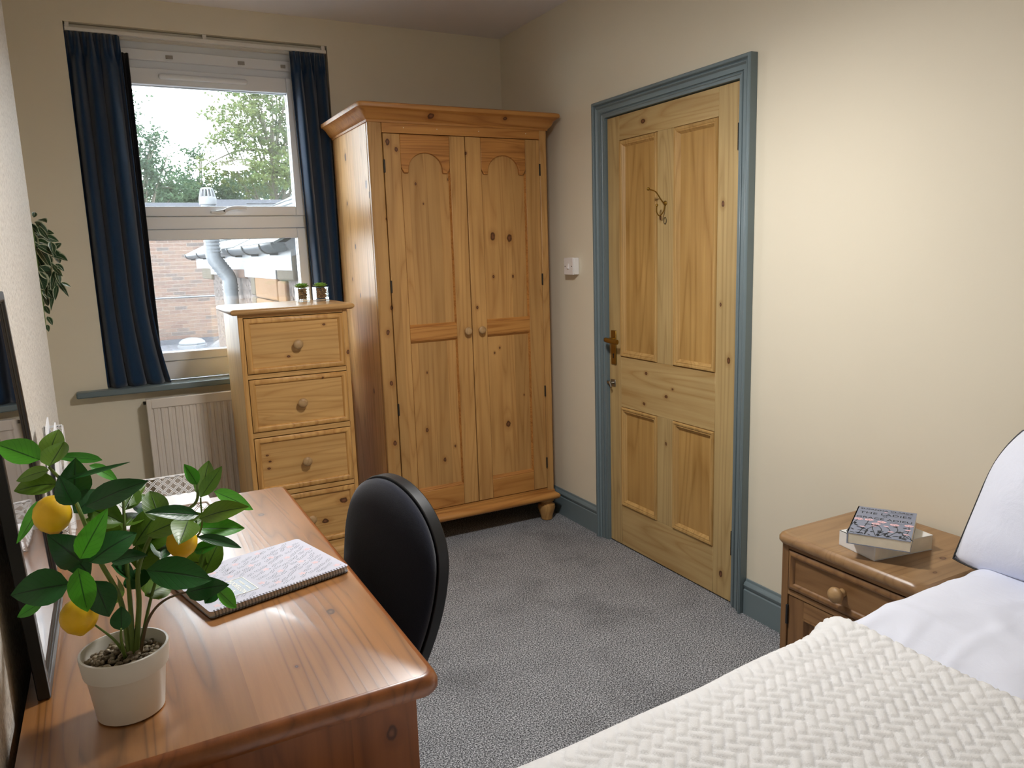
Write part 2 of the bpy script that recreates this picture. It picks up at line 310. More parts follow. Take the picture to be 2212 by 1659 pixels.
# ------------------------------------------------------------------ materials
def mk_wall(name, rgb, bumpk=.12):
    t = NT(name); n1 = t.noise(t.co(), 2.2, 3); c = lin(rgb)
    col = t.mix(n1, tuple(x*.965 for x in c[:3])+(1,), tuple(min(1, x*1.02) for x in c[:3])+(1,))
    h = t.math('ADD', t.noise(t.co(), 9, 4, .6), t.math('MULTIPLY', t.noise(t.co(), 70, 3), .25))
    t.bump(h, bumpk, .006); return t.set(col, .62, 0, .3)
mk_wall('cream_paint', (229, 220, 199)); mk_wall('ceiling_paint', (238, 233, 233))
def mk_woodchip():
    t = NT('woodchip_paper'); co = t.co(); st = t.vmul(co, (1, 1, .55))
    a = t.noise(st, 150, 3, .6); b = t.noise(st, 60, 3, .6); h = t.math('ADD', t.math('POWER', a, 2), t.math('MULTIPLY', b, .6))
    c = t.ramp(t.noise(st, 170, 2), (.36, lin(194, 187, 177)), (.5, lin(222, 216, 206)))
    t.bump(h, .9, .004); t.set(c, .6, 0, .3)
mk_woodchip()
def mk_carpet():
    t = NT('carpet'); co = t.co()
    sp = t.noise(co, 215, 3, .8); big = t.noise(co, 2.6, 4, .6); sw = t.noise(co, 9, 3)
    c = t.ramp(sp, (.41, lin(56, 57, 60)), (.5, lin(134, 136, 140)), (.59, lin(222, 224, 228)))
    k = t.math('MULTIPLY', t.maprange(big, .30, .50, .74, 1.02), t.maprange(sw, .3, .7, .94, 1.06))
    g = t.n('ShaderNodeCombineColor'); [t.put(g.inputs[i], k) for i in range(3)]
    t.bump(t.math('ADD', sp, t.math('MULTIPLY', t.noise(co, 120, 2), .8)), .8, .006)
    t.set(t.mix(1, c, g.outputs[0], 'MULTIPLY'), .95, 0, .1)
mk_carpet()
plain('grey_blue_paint', (112, 127, 132), .38, nz=3)
plain('upvc', (232, 236, 241), .28); plain('white_paint', (232, 230, 226), .4); plain('track_white', (228, 224, 215), .4)
plain('rubber', (28, 29, 31), .6); plain('radiator_white', (226, 218, 208), .35)
plain('brass', (150, 118, 52), .35, .9); plain('steel', (150, 146, 138), .32, 1); plain('dark_iron', (62, 58, 52), .5, .8)
plain('black_plastic', (20, 21, 23), .42); plain('black_frame', (10, 10, 11), .35); plain('shadow_gap', (14, 11, 9), .8)
plain('switch_white', (236, 232, 230), .3); plain('white_metal', (238, 238, 238), .35)
plain('paper', (236, 226, 202), .8, nz=40); plain('white_paper', (232, 233, 236), .7); plain('lemon', (236, 190, 22), .45, nz=55, Subsurface_Weight=.12)
plain('pot_white', (226, 222, 214), .42); plain('soil', (58, 46, 36), .9)
plain('stem_green', (96, 120, 46), .55, nz=60); plain('stem_brown', (92, 74, 48), .6)
def mk_fabric(name, rgb, sc=700, sheen=.3, rough=.9, bump=.25):
    t = NT(name); c = lin(rgb); n = t.noise(t.co(), sc, 2)
    t.bump(n, bump, .001); t.set(t.mix(n, tuple(x*.6 for x in c[:3])+(1,), tuple(min(1, x*1.4) for x in c[:3])+(1,)), rough, 0, .15, Sheen_Weight=sheen, Sheen_Roughness=.5)
mk_fabric('curtain_blue', (26, 52, 80), 500, .35); mk_fabric('lining_grey', (96, 94, 94), 500, .1); mk_fabric('lining_black', (22, 23, 26), 500, .1)
mk_fabric('chair_fabric', (34, 36, 46), 620, .2, .95, .6)
def mk_linen():
    t = NT('white_linen'); co = t.co(); h = t.math('ADD', t.noise(co, 14, 4, .55, .8), t.math('MULTIPLY', t.noise(co, 600, 1), .08))
    t.bump(h, .22, .02); t.set(lin(232, 236, 250), .75, 0, .25, Sheen_Weight=.15)
mk_linen()
def mk_plush():
    t = NT('plush_throw'); n = t.noise(t.co(), 500, 3, .7); p = t.noise(t.co(), 26, 3)
    c = t.mix(p, lin(238, 237, 236), lin(252, 252, 252)); t.bump(n, .5, .003); t.set(c, .9, 0, .15, Sheen_Weight=.35, Sheen_Roughness=.4)
mk_plush()
def mk_leaf(name, c1, c2, vein, edge=None, rough=.35, trans=.12):
    t = NT(name); uv = t.n('ShaderNodeSeparateXYZ', i_0=t.co('UV')).outputs
    a = t.math('ABSOLUTE', t.math('SUBTRACT', uv[0], .5))
    mid = t.maprange(a, .012, .035, 1, 0)
    lat = t.math('PINGPONG', t.math('SUBTRACT', t.math('MULTIPLY', uv[1], 8), t.math('MULTIPLY', a, 5)), .5)
    lat = t.maprange(lat, 0, .12, .22, 0)
    oi = t.n('ShaderNodeObjectInfo'); rv = oi.outputs['Random']
    base = t.mix(rv, lin(c1), lin(c2)); base = t.mix(t.math('MULTIPLY', t.noise(t.co(), 60, 2), .5), base, lin(c2))
    col = t.mix(t.math('MAXIMUM', mid, lat), base, lin(vein))
    if edge: col = t.mix(t.maprange(a, .36, .42, 0, 1), col, lin(edge))
    t.bump(t.math('SUBTRACT', 1, t.math('MAXIMUM', mid, lat)), .3, .001)
    t.set(col, rough, 0, .45)
    tr = t.n('ShaderNodeBsdfTranslucent'); t.put(tr.inputs[0], col)
    mx = t.n('ShaderNodeMixShader', i_0=trans); t.t.links.new(t.b.outputs[0], mx.inputs[1]); t.t.links.new(tr.outputs[0], mx.inputs[2]); t.t.links.new(mx.outputs[0], t.out.inputs[0])
mk_leaf('leaf_dark', (26, 74, 36), (40, 104, 42), (20, 56, 26)); mk_leaf('leaf_bright', (52, 140, 34), (84, 168, 40), (36, 92, 20), trans=.25)
mk_leaf('leaf_olive', (70, 112, 26), (104, 142, 40), (44, 74, 16), trans=.25)
mk_leaf('leaf_striped', (24, 52, 30), (40, 74, 38), (168, 172, 140), edge=(176, 180, 150))
mk_leaf('leaf_succulent', (96, 150, 44), (140, 186, 70), (110, 160, 60), rough=.3, trans=.1)
def mk_pebbles(name, a, b, sc):
    t = NT(name); vo = t.n('ShaderNodeTexVoronoi', i_Vector=t.co(), i_Scale=sc)
    f = t.n('ShaderNodeSeparateColor', i_0=vo.outputs['Color']).outputs[0]; t.set(t.mix(f, lin(a), lin(b)), .65, 0, .4)
mk_pebbles('pebble_grey', (92, 80, 62), (176, 162, 138), 110); mk_pebbles('pebble_brown', (110, 74, 44), (196, 158, 112), 260)
def mk_glass(name, haze=.0, tint=(1, 1, 1), rough=.0):
    t = NT(name); t.t.nodes.remove(t.b)
    tr = t.n('ShaderNodeBsdfTransparent', i_0=(*tint, 1)); gl = t.n('ShaderNodeBsdfGlossy', i_Roughness=rough)
    ge = t.n('ShaderNodeNewGeometry'); dt = t.n('ShaderNodeVectorMath', operation='DOT_PRODUCT', i_0=ge.outputs['Normal'], i_1=ge.outputs['Incoming'])
    c5 = t.math('POWER', t.math('SUBTRACT', 1, t.math('ABSOLUTE', dt.outputs['Value']), clamp=True), 5)
    m = t.n('ShaderNodeMixShader', i_0=t.math('MULTIPLY_ADD', c5, .94, .045)); t.t.links.new(tr.outputs[0], m.inputs[1]); t.t.links.new(gl.outputs[0], m.inputs[2]); o = m
    if haze:
        df = t.n('ShaderNodeBsdfTranslucent', i_0=(.9, .95, 1, 1)); h = t.n('ShaderNodeMixShader')
        t.put(h.inputs[0], t.maprange(t.noise(t.co(), 1.6, 3), .3, .7, haze*.5, haze*1.6))
        t.t.links.new(m.outputs[0], h.inputs[1]); t.t.links.new(df.outputs[0], h.inputs[2]); o = h
    t.t.links.new(o.outputs[0], t.out.inputs[0])
mk_glass('window_glass', .006); mk_glass('clear_glass', 0, (.96, .98, .98))
def mk_mirror():
    t = NT('mirror_glass'); n = t.noise(t.co(), 3.5, 1)
    t.bump(n, .05, .02); t.set(lin(205, 203, 208), .03, 1)
mk_mirror()
# timbers (knot positions are given in the room; each thing's own coordinates start at its base)
def loc_kn(key, oa, ob): return [(a-oa, b-ob, r) for a, b, r in KNOTS[key]]
WL, WD = (192, 148, 90), (160, 114, 62)
wood('pine_ward_v', WL, WD, 'z', .42, plank=('x', .083), var=.10, rnd=0)
wood('pine_ward_front', WL, WD, 'z', .42, loc_kn('ward_front', -.535, 0), 'xz', ('x', .0731), .11, seed=1)
wood('pine_ward_h', (196, 140, 74), (150, 92, 38), 'x', .42, (), 'xz', seed=2)
wood('pine_ward_corn', (192, 136, 72), (150, 92, 40), 'x', .4, loc_kn('ward_corn', -.535, 0), 'xz', seed=3)
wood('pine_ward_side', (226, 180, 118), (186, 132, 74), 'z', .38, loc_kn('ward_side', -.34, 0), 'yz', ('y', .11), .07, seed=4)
wood('pine_ward_arch', (188, 130, 66), (128, 76, 32), 'x', .42, (), 'xz', seed=5, big=2.2)
CL, CD = (210, 166, 104), (176, 128, 68)
wood('pine_chest_h', CL, CD, 'x', .42, loc_kn('chest', -1.3505, 0), 'xz', ('z', .091), .07, seed=6, big=1.3)
wood('pine_chest_v', (212, 164, 98), (172, 120, 60), 'z', .42, loc_kn('chest', -1.3505, 0), 'xz', seed=7)
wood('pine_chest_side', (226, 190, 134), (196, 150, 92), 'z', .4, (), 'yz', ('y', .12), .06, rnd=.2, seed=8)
wood('pine_chest_top', (206, 164, 108), (170, 122, 70), 'x', .33, (), 'xy', ('y', .1), .06, seed=9, coat=.2)
DL, DD = (192, 166, 116), (160, 132, 84)
wood('stripped_pine_v', DL, DD, 'z', .5, loc_kn('door', -1.010, .004), 'yz', seed=10, var=.08)
wood('stripped_pine_h', DL, (164, 128, 74), 'y', .5, loc_kn('door', -1.010, .004), 'yz', seed=11)
wood('stripped_pine_panel', (190, 152, 92), (152, 112, 56), 'z', .46, (), 'yz', seed=12, big=.8)
wood('stripped_pine_mould', (194, 158, 100), (158, 120, 66), 'z', .46, (), 'yz', seed=13)
BL, BD = (146, 110, 72), (112, 79, 47)
wood('pine_bedside_top', (156, 122, 84), (122, 90, 58), 'x', .36, [(.01, -.145, .012), (-.09, -.19, .009)], 'xy', ('y', .16), .06, seed=14, coat=.15)
wood('pine_bedside_h', BL, BD, 'y', .42, (), 'yz', seed=15, big=1.5)
wood('pine_bedside_v', (138, 102, 65), (104, 72, 43), 'z', .42, (), 'yz', seed=16)
wood('pine_desk_top', (170, 113, 56), (124, 79, 34), 'y', .28, loc_kn('desk', -1.945, -2.305), 'xy', ('x', .115), .09, seed=17, coat=1, spec=.6, bump=.35, big=1.2, knotcol=(70, 50, 44), ringk=.38)
wood('pine_desk_edge', (142, 84, 42), (104, 56, 26), 'y', .3, (), 'xy', seed=18, coat=.3)
wood('pine_desk_v', (142, 84, 42), (108, 60, 28), 'z', .36, [(.21, .655, .016)], 'xz', ('x', .12), .1, rnd=.15, seed=19)
wood('knob_wood', (184, 150, 106), (150, 116, 76), 'y', .45, seed=20)
# outdoors
def mk_render():
    t = NT('pebbledash'); n = t.noise(t.co(), 30, 3, .7); c = t.ramp(n, (.42, lin(30, 20, 18)), (.47, lin(84, 74, 70)), (.6, lin(104, 96, 92)))
    t.bump(n, .8, .02); t.set(c, .9, 0, .2)
mk_render()
plain('stone_brown', (72, 50, 38), .9, nz=9); plain('stone_sand', (104, 74, 42), .9, nz=8); plain('stone_grey', (68, 58, 42), .9, nz=9)
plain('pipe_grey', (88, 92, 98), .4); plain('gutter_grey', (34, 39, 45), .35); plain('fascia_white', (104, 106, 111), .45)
plain('roof_felt', (71, 73, 80), .8, nz=3); plain('roof_tile', (66, 71, 74), .5, nz=6); plain('mortar', (172, 160, 150), .9, nz=5)
def mk_brick():
    t = NT('brick_face'); r = t.n('ShaderNodeObjectInfo').outputs['Random']
    t.set(t.ramp(r, (0, lin(94, 76, 70)), (.5, lin(106, 87, 77)), (1, lin(82, 74, 72))), .9, 0, .2)
mk_brick()
def mk_foliage(name, a, b, c):
    t = NT(name); r = t.noise(t.co(), .9, 3); r2 = t.noise(t.co(), 9, 1)
    col = t.mix(t.maprange(r, .35, .65), lin(a), lin(b)); col = t.mix(t.maprange(r2, .45, .7, 0, .8), col, lin(c)); t.set(col, .6, 0, .3)
    tr = t.n('ShaderNodeBsdfTranslucent'); t.put(tr.inputs[0], col); mx = t.n('ShaderNodeMixShader', i_0=.4)
    t.t.links.new(t.b.outputs[0], mx.inputs[1]); t.t.links.new(tr.outputs[0], mx.inputs[2]); t.t.links.new(mx.outputs[0], t.out.inputs[0])
mk_foliage('foliage_bright', (66, 86, 48), (91, 103, 56), (107, 112, 61)); mk_foliage('foliage_dark', (48, 73, 54), (66, 88, 63), (84, 101, 69))
plain('bark', (96, 90, 78), .9)
# print colours
plain('book_cover', (132, 140, 160), .4); plain('book_ink', (44, 52, 62), .5); plain('book_pink', (232, 190, 196), .5)
plain('book_cover_white', (226, 226, 224), .5); plain('note_cover', (200, 199, 212), .5, spec=.5); plain('note_grey', (142, 148, 158), .45); plain('note_pink', (226, 196, 200), .45)
plain('note_panel', (176, 186, 198), .4); plain('note_gold', (240, 236, 222), .35)
# ------------------------------------------------------------------ room shell
XL, XA, YF, ZC = -2.252, -2.62, -4.75, 2.567      # chimney face, alcove wall, wall behind the camera, ceiling
CH0, CH1 = -3.10, -1.00                          # chimney breast along y
WX0, WX1, WZ0, WZ1 = -2.105, -.967, .845, 2.444   # window opening
DY0, DY1, DZ = -1.842, -1.010, 1.985              # door leaf
def structure(name, bm, mat, label, cat, **kw):
    return tag(obj(name, bm, mat, None, **kw), label, cat, kind='structure')
structure('floor', box(B(), XA-.1, .12, YF-.1, .30, -.08, 0), 'carpet', 'grey speckled carpet covering the bedroom floor', 'floor')
structure('ceiling', box(B(), XA-.1, .12, YF-.1, .30, ZC, ZC+.08), 'ceiling_paint', 'plain white painted ceiling of the bedroom', 'ceiling')
bm = B()
box(bm, XA-.1, WX0, 0, .28, 0, ZC); box(bm, WX1, .12, 0, .28, 0, ZC); box(bm, WX0, WX1, 0, .28, 0, WZ0-.03); box(bm, WX0, WX1, 0, .28, WZ1, ZC)
structure('wall_back', bm, 'cream_paint', 'cream painted wall around the window', 'wall')
bm = B(); box(bm, .095, .12, DY0-.03, DY1+.03, 0, DZ+.03); box(bm, 0, .12, DY1+.03, .0, 0, ZC); box(bm, 0, .12, YF, DY0-.03, 0, ZC); box(bm, 0, .12, DY0-.03, DY1+.03, DZ+.03, ZC)  # first box added behind the door leaf to stop sky light leaking through
structure('wall_right', bm, 'cream_paint', 'cream painted wall holding the pine door', 'wall')
structure('wall_left', box(B(), XA-.1, XL, CH0, CH1, 0, ZC), 'woodchip_paper', 'off-white textured woodchip chimney breast beside the desk', 'wall')
bm = B(); box(bm, XA-.1, XA, YF, CH0, 0, ZC); box(bm, XA-.1, XA, CH1, 0, 0, ZC)
structure('wall_alcove', bm, 'cream_paint', 'cream alcove wall set back beside the chimney breast', 'wall')
structure('wall_front', box(B(), XA-.1, .12, YF-.1, YF, 0, ZC), 'cream_paint', 'cream painted wall behind the bed foot', 'wall')

SK = [(0, 0), (.018, 0), (.018, .098), (.013, .102), (.017, .108), (.019, .118), (.014, .128), (.008, .132), (.006, .140), (0, .140)]
def skirt(name, segs, label):
    bm = B()
    for kind, c, a, b, s in segs:
        if kind == 'y': prism(bm, SK, lambda d, z, t, c=c, s=s: (c+s*d, t, z), a, b)
        else: prism(bm, SK, lambda d, z, t, c=c, s=s: (t, c+s*d, z), a, b)
    structure(name, bm, 'grey_blue_paint', label, 'skirting board', smooth=True)
skirt('baseboard_right', [('y', 0, DY1+.075, -.001, -1), ('y', 0, YF+.001, DY0-.075, -1)], 'grey-blue skirting board along the door wall')
skirt('baseboard_back', [('x', 0, XA+.001, -.02, -1)], 'grey-blue skirting board below the window')
skirt('baseboard_left', [('y', XL, CH0, CH1, 1)], 'grey-blue skirting board along the chimney breast')

# door casing: moulded architrave in grey-blue
ARCH = [(0, 0), (0, .032), (.004, .036), (.012, .036), (.015, .031), (.016, .022), (.019, .022), (.021, .028), (.025, .029), (.029, .023), (.031, .0185), (.048, .0175), (.049, .011), (.052, .011), (.054, .017), (.058, .018), (.061, .014), (.072, .013), (.072, -.06), (.06, -.06), (.06, 0)]
bm = B(); frame(bm, DY0-.072, DY1+.072, 0, DZ+.072, ARCH, lambda u, v, h: (-h, u, v), open_bottom=True)
structure('trim_1', bm, 'grey_blue_paint', 'grey-blue moulded architrave around the pine door', 'door frame', bevel=.0012, seg=1)

# door leaf: four-panel stripped pine
door = thing('door_1', 'stripped pine four-panel door in the grey-blue frame', 'door', (.03, DY1, .004)); door['kind'] = 'structure'
XF, XB = .002, .042
Y0, Y1, Z0, Z1 = DY0+.004, DY1-.004, .006, DZ-.004
SL, SR = -1.104, -1.724     # inner edges of the stiles
ML, MR = -1.368, -1.472     # muntin edges
R = dict(top=1.876, lo=.917, up=.682, bot=.203)
def bar(name, y0, y1, z0, z1, mat, par=door): return obj(name, box(B(), XF, XB, y0, y1, z0, z1), mat, par, bevel=.0012, seg=1)
bar('stile', SL, Y1, Z0, Z1, 'stripped_pine_v'); bar('stile', Y0, SR, Z0, Z1, 'stripped_pine_v')
bar('top_rail', SR, SL, R['top'], Z1, 'stripped_pine_h'); bar('lock_rail', SR, SL, R['up'], R['lo'], 'stripped_pine_h'); bar('bottom_rail', SR, SL, Z0, R['bot'], 'stripped_pine_h')
bar('muntin', MR, ML, R['lo'], R['top'], 'stripped_pine_v'); bar('muntin', MR, ML, R['bot'], R['up'], 'stripped_pine_v')
PM = [(.0022, -.010), (.0022, .002), (.006, .007), (.012, .006), (.016, .002), (.020, .003), (.026, -.005), (.030, -.010)]
for (a, b) in ((ML, SL), (SR, MR)):
    for (c, d) in ((R['lo'], R['top']), (R['bot'], R['up'])):
        pn = obj('panel', box(B(), XF+.010, XB-.010, a, b, c, d), 'stripped_pine_panel', door)
        bm = B(); frame(bm, a, b, c, d, PM, lambda u, v, h: (XF-h, u, v)); obj('moulding', bm, 'stripped_pine_mould', pn, smooth=True)
# lever handle on a long back plate
hp = obj('handle_plate', box(B(), XF-.006, XF, -1.073, -1.033, .875, 1.035), 'brass', door, bevel=.003, label='aged brass lever handle plate')
bm = B(); tube(bm, [(XF-.005, -1.053, .993), (XF-.045, -1.053, .993)], .009, 12); obj('spindle', bm, 'brass', hp, smooth=True)
bm = B(); tube(bm, spline([(XF-.045, -1.045, .993), (XF-.050, -1.063, .993), (XF-.050, -1.10, .991), (XF-.046, -1.140, .990)]), .009, 10)
for v in bm.verts: v.co.z = .991+(v.co.z-.991)*1.25
obj('lever', bm, 'brass', hp, smooth=True)
bm = B(); lathe(bm, [(.0001, -.0005), (.005, -.0005), (.005, .001), (.0001, .001)], (XF-.0062, -1.053, .922), 'x', 12); box(bm, XF-.0072, XF-.005, -1.0555, -1.0505, .905, .92); obj('keyhole', bm, 'shadow_gap', hp)
lt = obj('thumb_latch', box(B(), XF-.004, XF, -1.062, -1.026, .770, .803), 'steel', door, bevel=.002, label='small steel thumb-turn latch')
bm = B(); tube(bm, [(XF-.002, -1.045, .787), (XF-.022, -1.045, .787)], .006, 10); tube(bm, [(XF-.02, -1.038, .792), (XF-.024, -1.058, .770)], .0045, 8); obj('thumb_turn', bm, 'steel', lt, smooth=True)
bm = B(); box(bm, XF-.014, XF-.002, -1.03, -1.008, .779, .793); obj('latch_bolt', bm, 'steel', lt, bevel=.002)
for z in (1.79, .255):
    hg = obj('hinge', box(B(), XF-.004, XF+.01, Y0-.005, Y0+.012, z-.048, z+.048), 'dark_iron', door, bevel=.001)
    bm = B()
    for k in range(3): lathe(bm, [(.007, -.046+k*.031), (.007, -.017+k*.031)], (XF-.008, Y0-.002, z), 'z', 12)
    obj('hinge_knuckle', bm, 'dark_iron', hg, smooth=True)
# double coat hook
ck = obj('coat_hook', lathe(B(), [(.0, -.002), (.010, -.002), (.010, -.005), (.006, -.008), (0, -.009)], (XF+.002, -1.420, 1.585), 'x', 16), 'brass', door, smooth=True, label='thin brass double coat hook')
bm = B(); tube(bm, spline([(XF, -1.420, 1.578), (XF-.025, -1.421, 1.60), (XF-.05, -1.420, 1.630), (XF-.085, -1.420, 1.640)]), .0026, 8); ico(bm, (XF-.087, -1.420, 1.641), .007, 2); obj('upper_prong', bm, 'brass', ck, smooth=True)
bm = B(); tube(bm, spline([(XF, -1.420, 1.592), (XF-.010, -1.421, 1.555), (XF-.030, -1.42, 1.535), (XF-.046, -1.42, 1.552), (XF-.044, -1.42, 1.575)]), .0026, 8); ico(bm, (XF-.044, -1.42, 1.577), .006, 2); obj('lower_prong', bm, 'brass', ck, smooth=True)
obj('key_ring', tube(B(), [(XF-.003, -1.421+.008*math.cos(k*.5236), 1.515+.014*math.sin(k*.5236)) for k in range(13)], .0012, 6, caps=False), 'dark_iron', ck, smooth=True)

# ------------------------------------------------------------------ window
win = thing('window_1', 'white plastic window with top-hung upper sash', 'window', ((WX0+WX1)/2, .1, WZ0)); win['kind'] = 'structure'
GX0, GX1 = -1.905, -1.166
def ring(name, x0, x1, z0, z1, wl, wr, wb, wt, y0, y1, mat='upvc', par=win, bev=.004):
    bm = B()
    box(bm, x0, x0+wl, y0, y1, z0, z1); box(bm, x1-wr, x1, y0, y1, z0, z1); box(bm, x0+wl, x1-wr, y0, y1, z0, z0+wb); box(bm, x0+wl, x1-wr, y0, y1, z1-wt, z1)
    return obj(name, bm, mat, par, bevel=bev)
fr = ring('outer_frame', WX0+.001, WX1-.001, WZ0+.001, WZ1-.001, .125, .125, .092, .152, .085, .165)
obj('transom', box(B(), WX0+.126, WX1-.126, .078, .16, 1.566, 1.626), 'upvc', win, bevel=.004)
obj('head_board', box(B(), WX0+.002, WX1-.002, .03, .085, 2.405, WZ1-.002), 'track_white', win, bevel=.003)
obj('head_rail', box(B(), WX0+.002, WX1-.002, .066, .084, 2.325, 2.372), 'upvc', win, bevel=.003)
us = ring('upper_sash', GX0-.065, GX1+.065, 1.627, 2.291, .065, .065, .045, .071, .062, .13)
ls = ring('lower_sash', GX0-.065, GX1+.065, .938, 1.565, .065, .065, .042, .049, .072, .14)
for par, z0, z1, yg in ((us, 1.672, 2.220, .098), (ls, .980, 1.516, .108)):
    obj('pane', box(B(), GX0-.008, GX1+.008, yg, yg+.004, z0-.008, z1+.008), 'window_glass', par, label='clear window glass')
    obj('pane', box(B(), GX0-.008, GX1+.008, yg+.018, yg+.022, z0-.008, z1+.008), 'window_glass', par, label='clear window glass')
    bm = B(); frame(bm, GX0-.004, GX1+.004, z0-.004, z1+.004, [(0, -.004), (0, .0), (.005, .0), (.005, -.004)], lambda u, v, h: (u, yg-.001-h, v)); obj('gasket', bm, 'rubber', par)
vt = obj('trickle_vent', box(B(), -1.745, -1.352, .040, .066, 2.243, 2.268), 'upvc', win, bevel=.011, seg=4)
hb = obj('handle_base', box(B(), -1.576, -1.505, .048, .062, 1.638, 1.652), 'upvc', us, bevel=.006, seg=3)
bm = B(); tube(bm, spline([(-1.55, .044, 1.645), (-1.52, .030, 1.648), (-1.49, .024, 1.660), (-1.455, .024, 1.664), (-1.413, .026, 1.663)]),   .0085, 10)
obj('window_handle', bm, 'upvc', us, smooth=True)
bm = B(); lathe(bm, [(.0001, 0), (.004, 0), (.004, .004), (.0001, .004)], (-1.518, .019, 1.648), 'y', 10); obj('handle_lock', bm, 'rubber', us)
for x, w in ((-1.69, .03), (-1.372, .03), (-1.175, .022)): obj('blind_clip', box(B(), x-w/2, x+w/2, .060, .067, 2.337, 2.352), 'steel', win, bevel=.001)
obj('lower_handle', box(B(), -1.548, -1.50, .060, .074, .945, .968), 'upvc', ls, bevel=.006)
# painted timber sill with horns
bm = B(); box(bm, WX0+.001, WX1-.001, -.012, .085, WZ0-.028, WZ0); box(bm, -2.232, -.83, -.062, -.0005, WZ0-.028, WZ0)
obj('window_sill', bm, 'grey_blue_paint', win, bevel=.006, label='grey-blue painted window sill')
# curtain track
tk = thing('curtain_track', 'slim white curtain track across the window head', 'curtain track', (-1.536, .015, 2.42))
obj('rail', box(B(), WX0+.004, WX1-.004, .004, .026, 2.408, 2.424), 'track_white', tk, bevel=.002)
obj('pull_cord', tube(B(), [(-1.90, .028, 2.401), (-1.13, .028, 2.401)], .0016, 6), 'track_white', tk)
for x in (-2.09, -1.536, -.985): obj('bracket', box(B(), x-.008, x+.008, .004, .026, 2.424, WZ1-.001), 'track_white', tk)

# curtains
def curtain(name, label, x0t, x1t, x0b, x1b, nf, flip, zb, kick=0):
    loc = ((x0t+x1t)/2, .02, zb); t = thing(name, label, 'curtain', loc, group='navy curtains at the window')
    zt = 2.405
    def mk():
        def fn(a, b):
            z = zt+(zb-zt)*b
            xa, xb = x0t+(x0b-x0t)*b, x1t+(x1b-x1t)*b
            if kick: xb += kick*max(0, (b-.72)/.28)**1.7
            w = 2*math.pi*nf
            ph = a*w+.8*math.sin(3.1*a+.6)+.35*math.sin(2.3*b+a*4)
            amp = .016+.020*min(1, b*5)
            y = .008+amp*.9*math.sin(ph)+.005*math.sin(2.1*ph+1+b*2)
            if b < .06: y = .008+.010*math.sin(a*w*2.3)+(.02*math.sin(ph))*b/.06
            x = xa+(xb-xa)*a+.010*math.cos(ph)*min(1, b*4)*math.sin(math.pi*a)**.5
            return Vector((x, y, z))
        return fn
    bm = B(); grid(bm, 150, 60, mk()); obj('drape', bm, 'curtain_blue', t, smooth='all', solid=.004)
    return t, mk
def lining(t, x0t, x1t, x0b, x1b, zb, mat, nf):
    zt = 2.345
    def fn(a, b):
        y = .052+.006*math.sin(a*2*math.pi*nf)*(1-.2*b); return Vector((x0t+(x0b-x0t)*b+((x1t-x0t)*(1-b)+(x1b-x0b)*b)*a, y, zt+(zb-zt)*b))
    bm = B(); grid(bm, 90, 20, fn); obj('lining', bm, mat, t, smooth='all', solid=.003, label='dark blackout lining')
t, _ = curtain('curtain', 'navy curtain at the left of the window, hem on the sill', -2.104, -1.892, -2.104, -1.885, 3.6, 1, WZ0+.001, .05)
lining(t, -1.99, -1.862, -1.99, -1.862, WZ0+.006, 'lining_black', 7)
t, _ = curtain('curtain', 'navy curtain at the right of the window behind the chest', -1.150, -.975, -1.105, -.975, 3.2, -1, WZ0+.003)
lining(t, -1.128, -1.03, -1.120, -1.03, WZ0+.006, 'lining_grey', 3)

# ------------------------------------------------------------------ radiator
rx0, rx1, rz0, rz1 = -1.955, -.992, .205, .788
rad = thing('radiator', 'white ribbed panel radiator under the window', 'radiator', ((rx0+rx1)/2, -.08, rz0))
n = 30; prof = []
for i in range(n):
    c = rx0+.02+(rx1-rx0-.04)*(i+.5)/n; w = (rx1-rx0-.04)/n
    prof += [(c-w*.5, 0), (c-w*.33, 0), (c-w*.2, -.008), (c+w*.2, -.008), (c+w*.33, 0)]
prof.append((rx1-.02, 0))
bm = B(); poly = [(x, -.090+y) for x, y in prof]+[(rx1-.02, -.078), (rx0+.02, -.078)]
prism(bm, poly, lambda a, b, t: (a, b, t), rz0+.035, rz1-.045); obj('ribbed_panel', bm, 'radiator_white', rad, smooth=True)
ring('panel_edge', rx0, rx1, rz0, rz1, .02, .02, .035, .045, -.098, -.078, 'radiator_white', rad, .004)
obj('top_grille', box(B(), rx0+.004, rx1-.004, -.078, -.032, rz1-.012, rz1-.004), 'radiator_white', rad, bevel=.002)
for x0, x1 in ((rx0, rx0+.006), (rx1-.006, rx1)): obj('side_cover', box(B(), x0, x1, -.078, -.030, rz0+.01, rz1-.004), 'radiator_white', rad)
obj('wall_bracket', box(B(), rx0+.10, rx0+.13, -.032, -.001, rz0+.05, rz1-.03), 'radiator_white', rad); obj('wall_bracket', box(B(), rx1-.13, rx1-.10, -.032, -.001, rz0+.05, rz1-.03), 'radiator_white', rad)
bm = B(); lathe(bm, [(.0001, 0), (.008, 0), (.008, .012), (.0001, .012)], (rx0-.012, -.06, rz1-.02), 'x', 12); obj('bleed_plug', bm, 'dark_iron', rad)
bm = B(); tube(bm, [(rx1-.05, -.06, rz0+.02), (rx1-.05, -.06, .002)], .0075, 8); obj('pipe', bm, 'radiator_white', rad, smooth=True)
bm = B(); tube(bm, [(rx0+.02, -.06, rz0+.02), (rx0-.02, -.06, rz0+.02), (rx0-.02, -.06, .002)], .0075, 8); obj('pipe', bm, 'radiator_white', rad, smooth=True)

